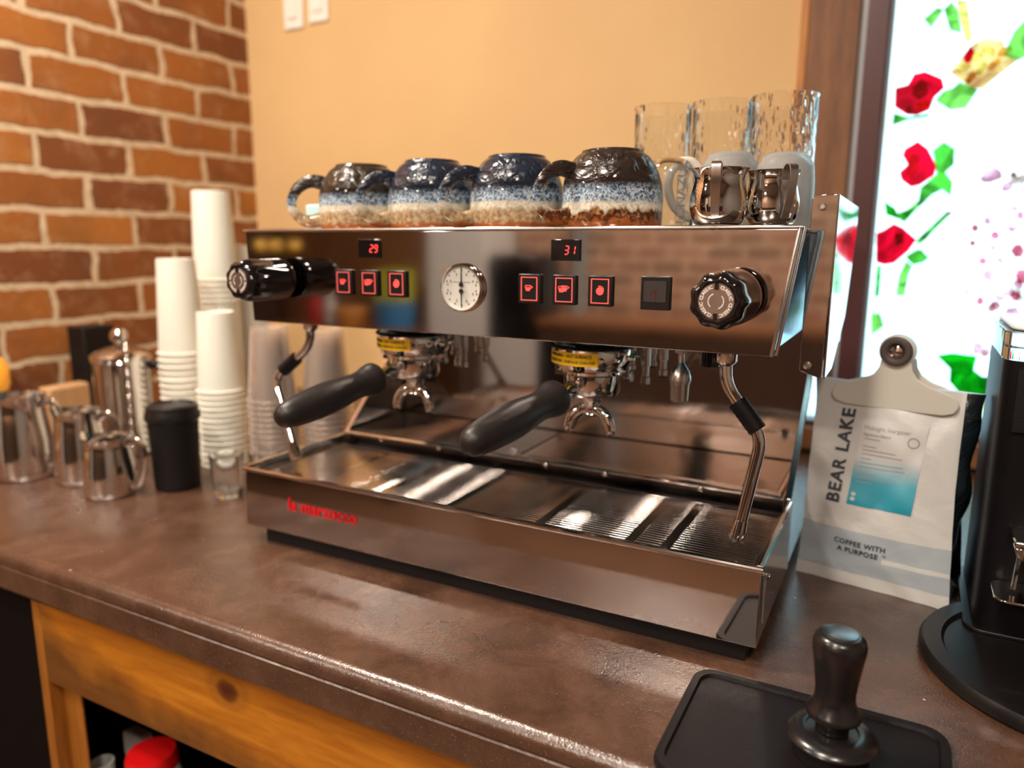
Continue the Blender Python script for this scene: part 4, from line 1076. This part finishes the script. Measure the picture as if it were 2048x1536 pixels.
c0 = Vector((.030, 0, .1885))
rp = [(.0064, 0), (.0064, .0002)]
vs = []
for i in range(33):
    a = 2 * PI * i / 32
    for r in (.0050, .0066): vs.append(onbag(c0.x + r * math.cos(a), c0.z + r * math.sin(a), .0016))
ln.add(vs, [(2 * i, 2 * i + 2, 2 * i + 3, 2 * i + 1) for i in range(32)])
obj('fine_print', ln, 'text_faint', LB)
for (x, z) in ((-.0285, .1165), (-.0290, .1105)):
    wd = MB(); vs = [onbag(x + .0028 * math.cos(a), z + .0024 * math.sin(a), .0016) for a in [2 * PI * i / 16 for i in range(16)]]
    wd.add(vs, [tuple(range(16))]); obj('white_mark', wd, 'bag_white', LB)
CL = thing('bag_clip', 'cream plastic bag clip with a dark ring, closing the top of the coffee bag', 'clip', (.8015, .2485, .0004), math.radians(-11.1))
cp = []
half = [(.0, .2240), (.030, .2235), (.055, .2240), (.066, .2275), (.0705, .2350), (.0690, .2430), (.0630, .2485), (.050, .2530), (.035, .2580), (.024, .2650), (.0185, .2740), (.0165, .2850)]
poly = half + [(-x, z) for x, z in half[::-1]][:-1]
cm = MB()
yb0 = bagfront(0, .245)
cm.prism(poly, yb0 - .0085, yb0 - .0055)
cm.box(-.055, .055, yb0 - .0055, yb0 - .0015, .229, .238)
obj('jaw', cm, 'clip_plastic', CL, bevel=.0022, seg=3, label='wide cream jaw')
cm = MB(); cm.prism([(x, z) for x, z in poly], yb0 + .0205, yb0 + .0235)
obj('jaw', cm, 'clip_plastic', CL, bevel=.0022, seg=3)
obj('neck', MB().lathe([(.0200, 0), (.0200, .0145)], (0, yb0 + .0045, .2955), 32, (0, -1, 0)), 'clip_plastic', CL, bevel=.002)
obj('ring', MB().torus((0, yb0 - .0115, .2955), .0135, .0045, (0, 1, 0)), 'clip_ring', CL, label='dark spring ring')
obj('rivet', MB().lathe([(.009, 0), (.007, .003), (.002, .0045)], (0, yb0 - .0102, .2955), 24, (0, -1, 0)), 'chrome', CL)

# ---------------------------------------------------------------- grinder, tamping mat, tamper
G = thing('coffee_grinder', 'tall black coffee grinder with clear collar at the right edge', 'grinder', (.998, .20, 0))
def rrect(x0, x1, y0, y1, r, n=6):
    out = []
    for (cx, cy, a0) in ((x1 - r, y1 - r, 0), (x0 + r, y1 - r, PI / 2), (x0 + r, y0 + r, PI), (x1 - r, y0 + r, 1.5 * PI)):
        for i in range(n + 1): a = a0 + PI / 2 * i / n; out.append((cx + r * math.cos(a), cy + r * math.sin(a)))
    return out
body = MB(); body.prism(rrect(-.092, .092, -.030, .15, .022), .0163, .306, 'xy')
obj('column', body, 'grinder_black', G, angle=30)
obj('face_plate', MB().prism(rrect(-.080, .080, -.034, -.0305, .0015), .235, .30, 'xy'), 'black_matte', G)
obj('collar', MB().prism(rrect(-.094, .094, -.032, .152, .024), .3065, .336, 'xy'), 'clear_glass', G, angle=30, bevel=.002, label='clear collar')
obj('hopper_lid', MB().prism(rrect(-.088, .088, -.026, .146, .022), .3365, .342, 'xy'), 'white_plastic', G, angle=30, bevel=.002)
hk = MB(); hk.box(-.070, .070, -.075, -.0305, .128, .134); hk.prism([(-.070, .1275), (-.060, .1275), (-.060, .113), (-.066, .116)], -.075, -.0305)
obj('fork', hk, 'polished_steel', G, bevel=.002, label='steel portafilter fork')
obj('rod', MB().tube([(-.062, -.060, .126), (-.064, -.058, .078)], .0025, 8), 'polished_steel', G)
ds = MB(); ds.prism(rrect(-.082, .06, -.085, -.0305, .012), .0715, .0745, 'xy')
obj('dosing_shelf', ds, 'polished_steel', G, bevel=.001, label='steel dosing shelf')
base = MB(); 
base.lathe([(.139, 0), (.1425, .004), (.1425, .011), (.139, .0160), (.122, .0160), (.119, .0115), (.0005, .0115)], (0, -.068, .0003), 96)
obj('base_tray', base, 'black_plastic', G, angle=35, label='round black base tray with raised rim')
obj('foot_plate', MB().prism(rrect(-.100, .100, -.036, .15, .02), .0118, .0162, 'xy'), 'black_plastic', G, bevel=.001)

mt_ = MB()
mt_.prism(rrect(.6600, .8790, -.1955, -.0320, .022), .0003, .0052, 'xy')
MAT = thing('tamping_mat', 'black rubber tamping mat on the counter at the front', 'mat', (0, 0, 0))
obj('mat_base', mt_, 'black_rubber', MAT, angle=30)
rim = MB(); outer = rrect(.6600, .8790, -.1955, -.0320, .022, 8); inner = rrect(.6680, .8710, -.1875, -.0400, .016, 8); inn2 = rrect(.6695, .8695, -.186, -.0415, .0150, 8)
n = len(outer)
vs = [(x, y, .0053) for x, y in outer] + [(x, y, .0082) for x, y in rrect(.6612, .8778, -.1943, -.0332, .021, 8)] + [(x, y, .0082) for x, y in inner] + [(x, y, .0053) for x, y in inn2]
rim.add(vs, [(k * n + i, k * n + (i + 1) % n, (k + 1) * n + (i + 1) % n, (k + 1) * n + i) for k in range(3) for i in range(n)])
obj('raised_rim', rim, 'black_rubber', MAT, angle=30)
fl_ = MB().prism([(-.1957, .0052), (-.1957, -.035), (-.2000, -.035), (-.2000, .0052)], .680, .860, 'yz')
obj('front_lip', fl_, 'black_rubber', MAT, bevel=.001)
T = thing('coffee_tamper', 'black anodised coffee tamper standing on the rubber mat', 'tamper', (.7895, -.1085, .0055))
obj('handle', MB().lathe([(.0130, .0235), (.0130, .0330), (.0178, .0340), (.0212, .0365), (.0218, .0385), (.0205, .0415), (.0174, .0460), (.0158, .0520), (.0157, .0580), (.0170, .0700), (.0190, .0850), (.0205, .0950), (.0206, .1000), (.0192, .1050), (.0168, .1078), (.0142, .1085)], n=64), 'anodised_black', T, angle=60)
obj('top_disc', MB().lathe([(.0139, .1080), (.0139, .1092), (.0131, .1096)], n=48), 'anodised_top', T, label='pale disc in the top of the handle')
obj('base', MB().lathe([(.0290, .0002), (.0300, .002), (.0300, .012), (.0300, .0145), (.0350, .0150), (.0360, .0165), (.0352, .0185), (.0305, .0215), (.0235, .0238), (.0205, .0236), (.0200, .0222), (.0125, .0222)], n=72), 'anodised_black', T, angle=50)

# ---------------------------------------------------------------- the rest of the cafe, seen in the polished steel
t = thing('back_bar', 'dark wooden back bar across the room behind the photographer', 'cabinet', (-.9, -3.48, FLOOR))
obj('carcass', MB().box(-.16, 3.4, 0, .40, 0, .88), 'dark_wood', t)
obj('worktop', MB().box(-.16, 3.42, 0, .43, .881, .92), 'casing_wood', t)
tag(obj('refrigerator', MB().box(-1.39, -1.11, -3.48, -3.1, FLOOR + .002, .36), 'black_gloss', bevel=.01), 'black refrigerator across the room behind the photographer', 'refrigerator')
tag(obj('cupboard', MB().box(-1.84, -1.42, -3.48, -3.1, FLOOR + .002, 1.35), 'fridge_white', bevel=.01), 'pale grey cupboard across the room behind the photographer', 'cupboard')
tag(obj('wooden_shelving', MB().box(-3.15, -1.90, -3.48, -3.2, FLOOR + .002, 1.45), 'casing_wood', bevel=.01), 'brown wooden shelving unit across the room behind the photographer', 'shelving')
tag(obj('tub', MB().lathe([(.12, 0), (.13, .12), (.13, .16)], (-2.02, -3.0, -.10), 28), 'blue_paint'), 'blue tub on the low wooden table across the room', 'tub')
tag(obj('carton', MB().box(-2.12, -1.92, -3.08, -2.92, .0605, .26), 'yellow_green', bevel=.005), 'yellow-green carton stacked on the blue tub', 'carton')
tag(obj('basket', MB().lathe([(.10, 0), (.12, .10), (.11, .12)], (-2.32, -2.95, -.10), 28), 'orange_box'), 'orange basket on the low wooden table across the room', 'basket')
t = thing('low_table', 'low wooden table across the room behind the photographer', 'table', (-2.1, -3.0, FLOOR + .001))
obj('tabletop', MB().box(-.8, .2, -.15, .2, .78, .8185), 'casing_wood', t)
for x in (-.75, .15): obj('leg', MB().box(x, x + .05, -.1, .1, 0, .7795), 'dark_wood', t)
for x, z, c in ((-2.50, .0, 'fridge_white'), (-2.62, .0, 'red_paint')):
    tag(obj('bottle', MB().lathe([(.035, 0), (.035, .14), (.014, .19), (.014, .24)], (x, -2.95, -.10), 20), c), ('pale' if c == 'fridge_white' else 'red') + ' bottle on the low wooden table across the room', 'bottle')
for i, (y, z) in enumerate(((-2.78, .405), (-2.62, .405), (-2.50, .405), (-2.24, .41))):
    t = thing('pendant_bulb', 'amber pendant bulb hanging across the room', 'lamp', (-2.62, y, z), 0, 'amber pendant bulbs')
    obj('bulb', MB().sphere((0, 0, 0), .035), 'bulb_glow', t)
    obj('cord', MB().tube([(0, 0, .035), (0, 0, CEIL - z - .001)], .003, 6), 'black_plastic', t)
bpy.context.view_layer.update()
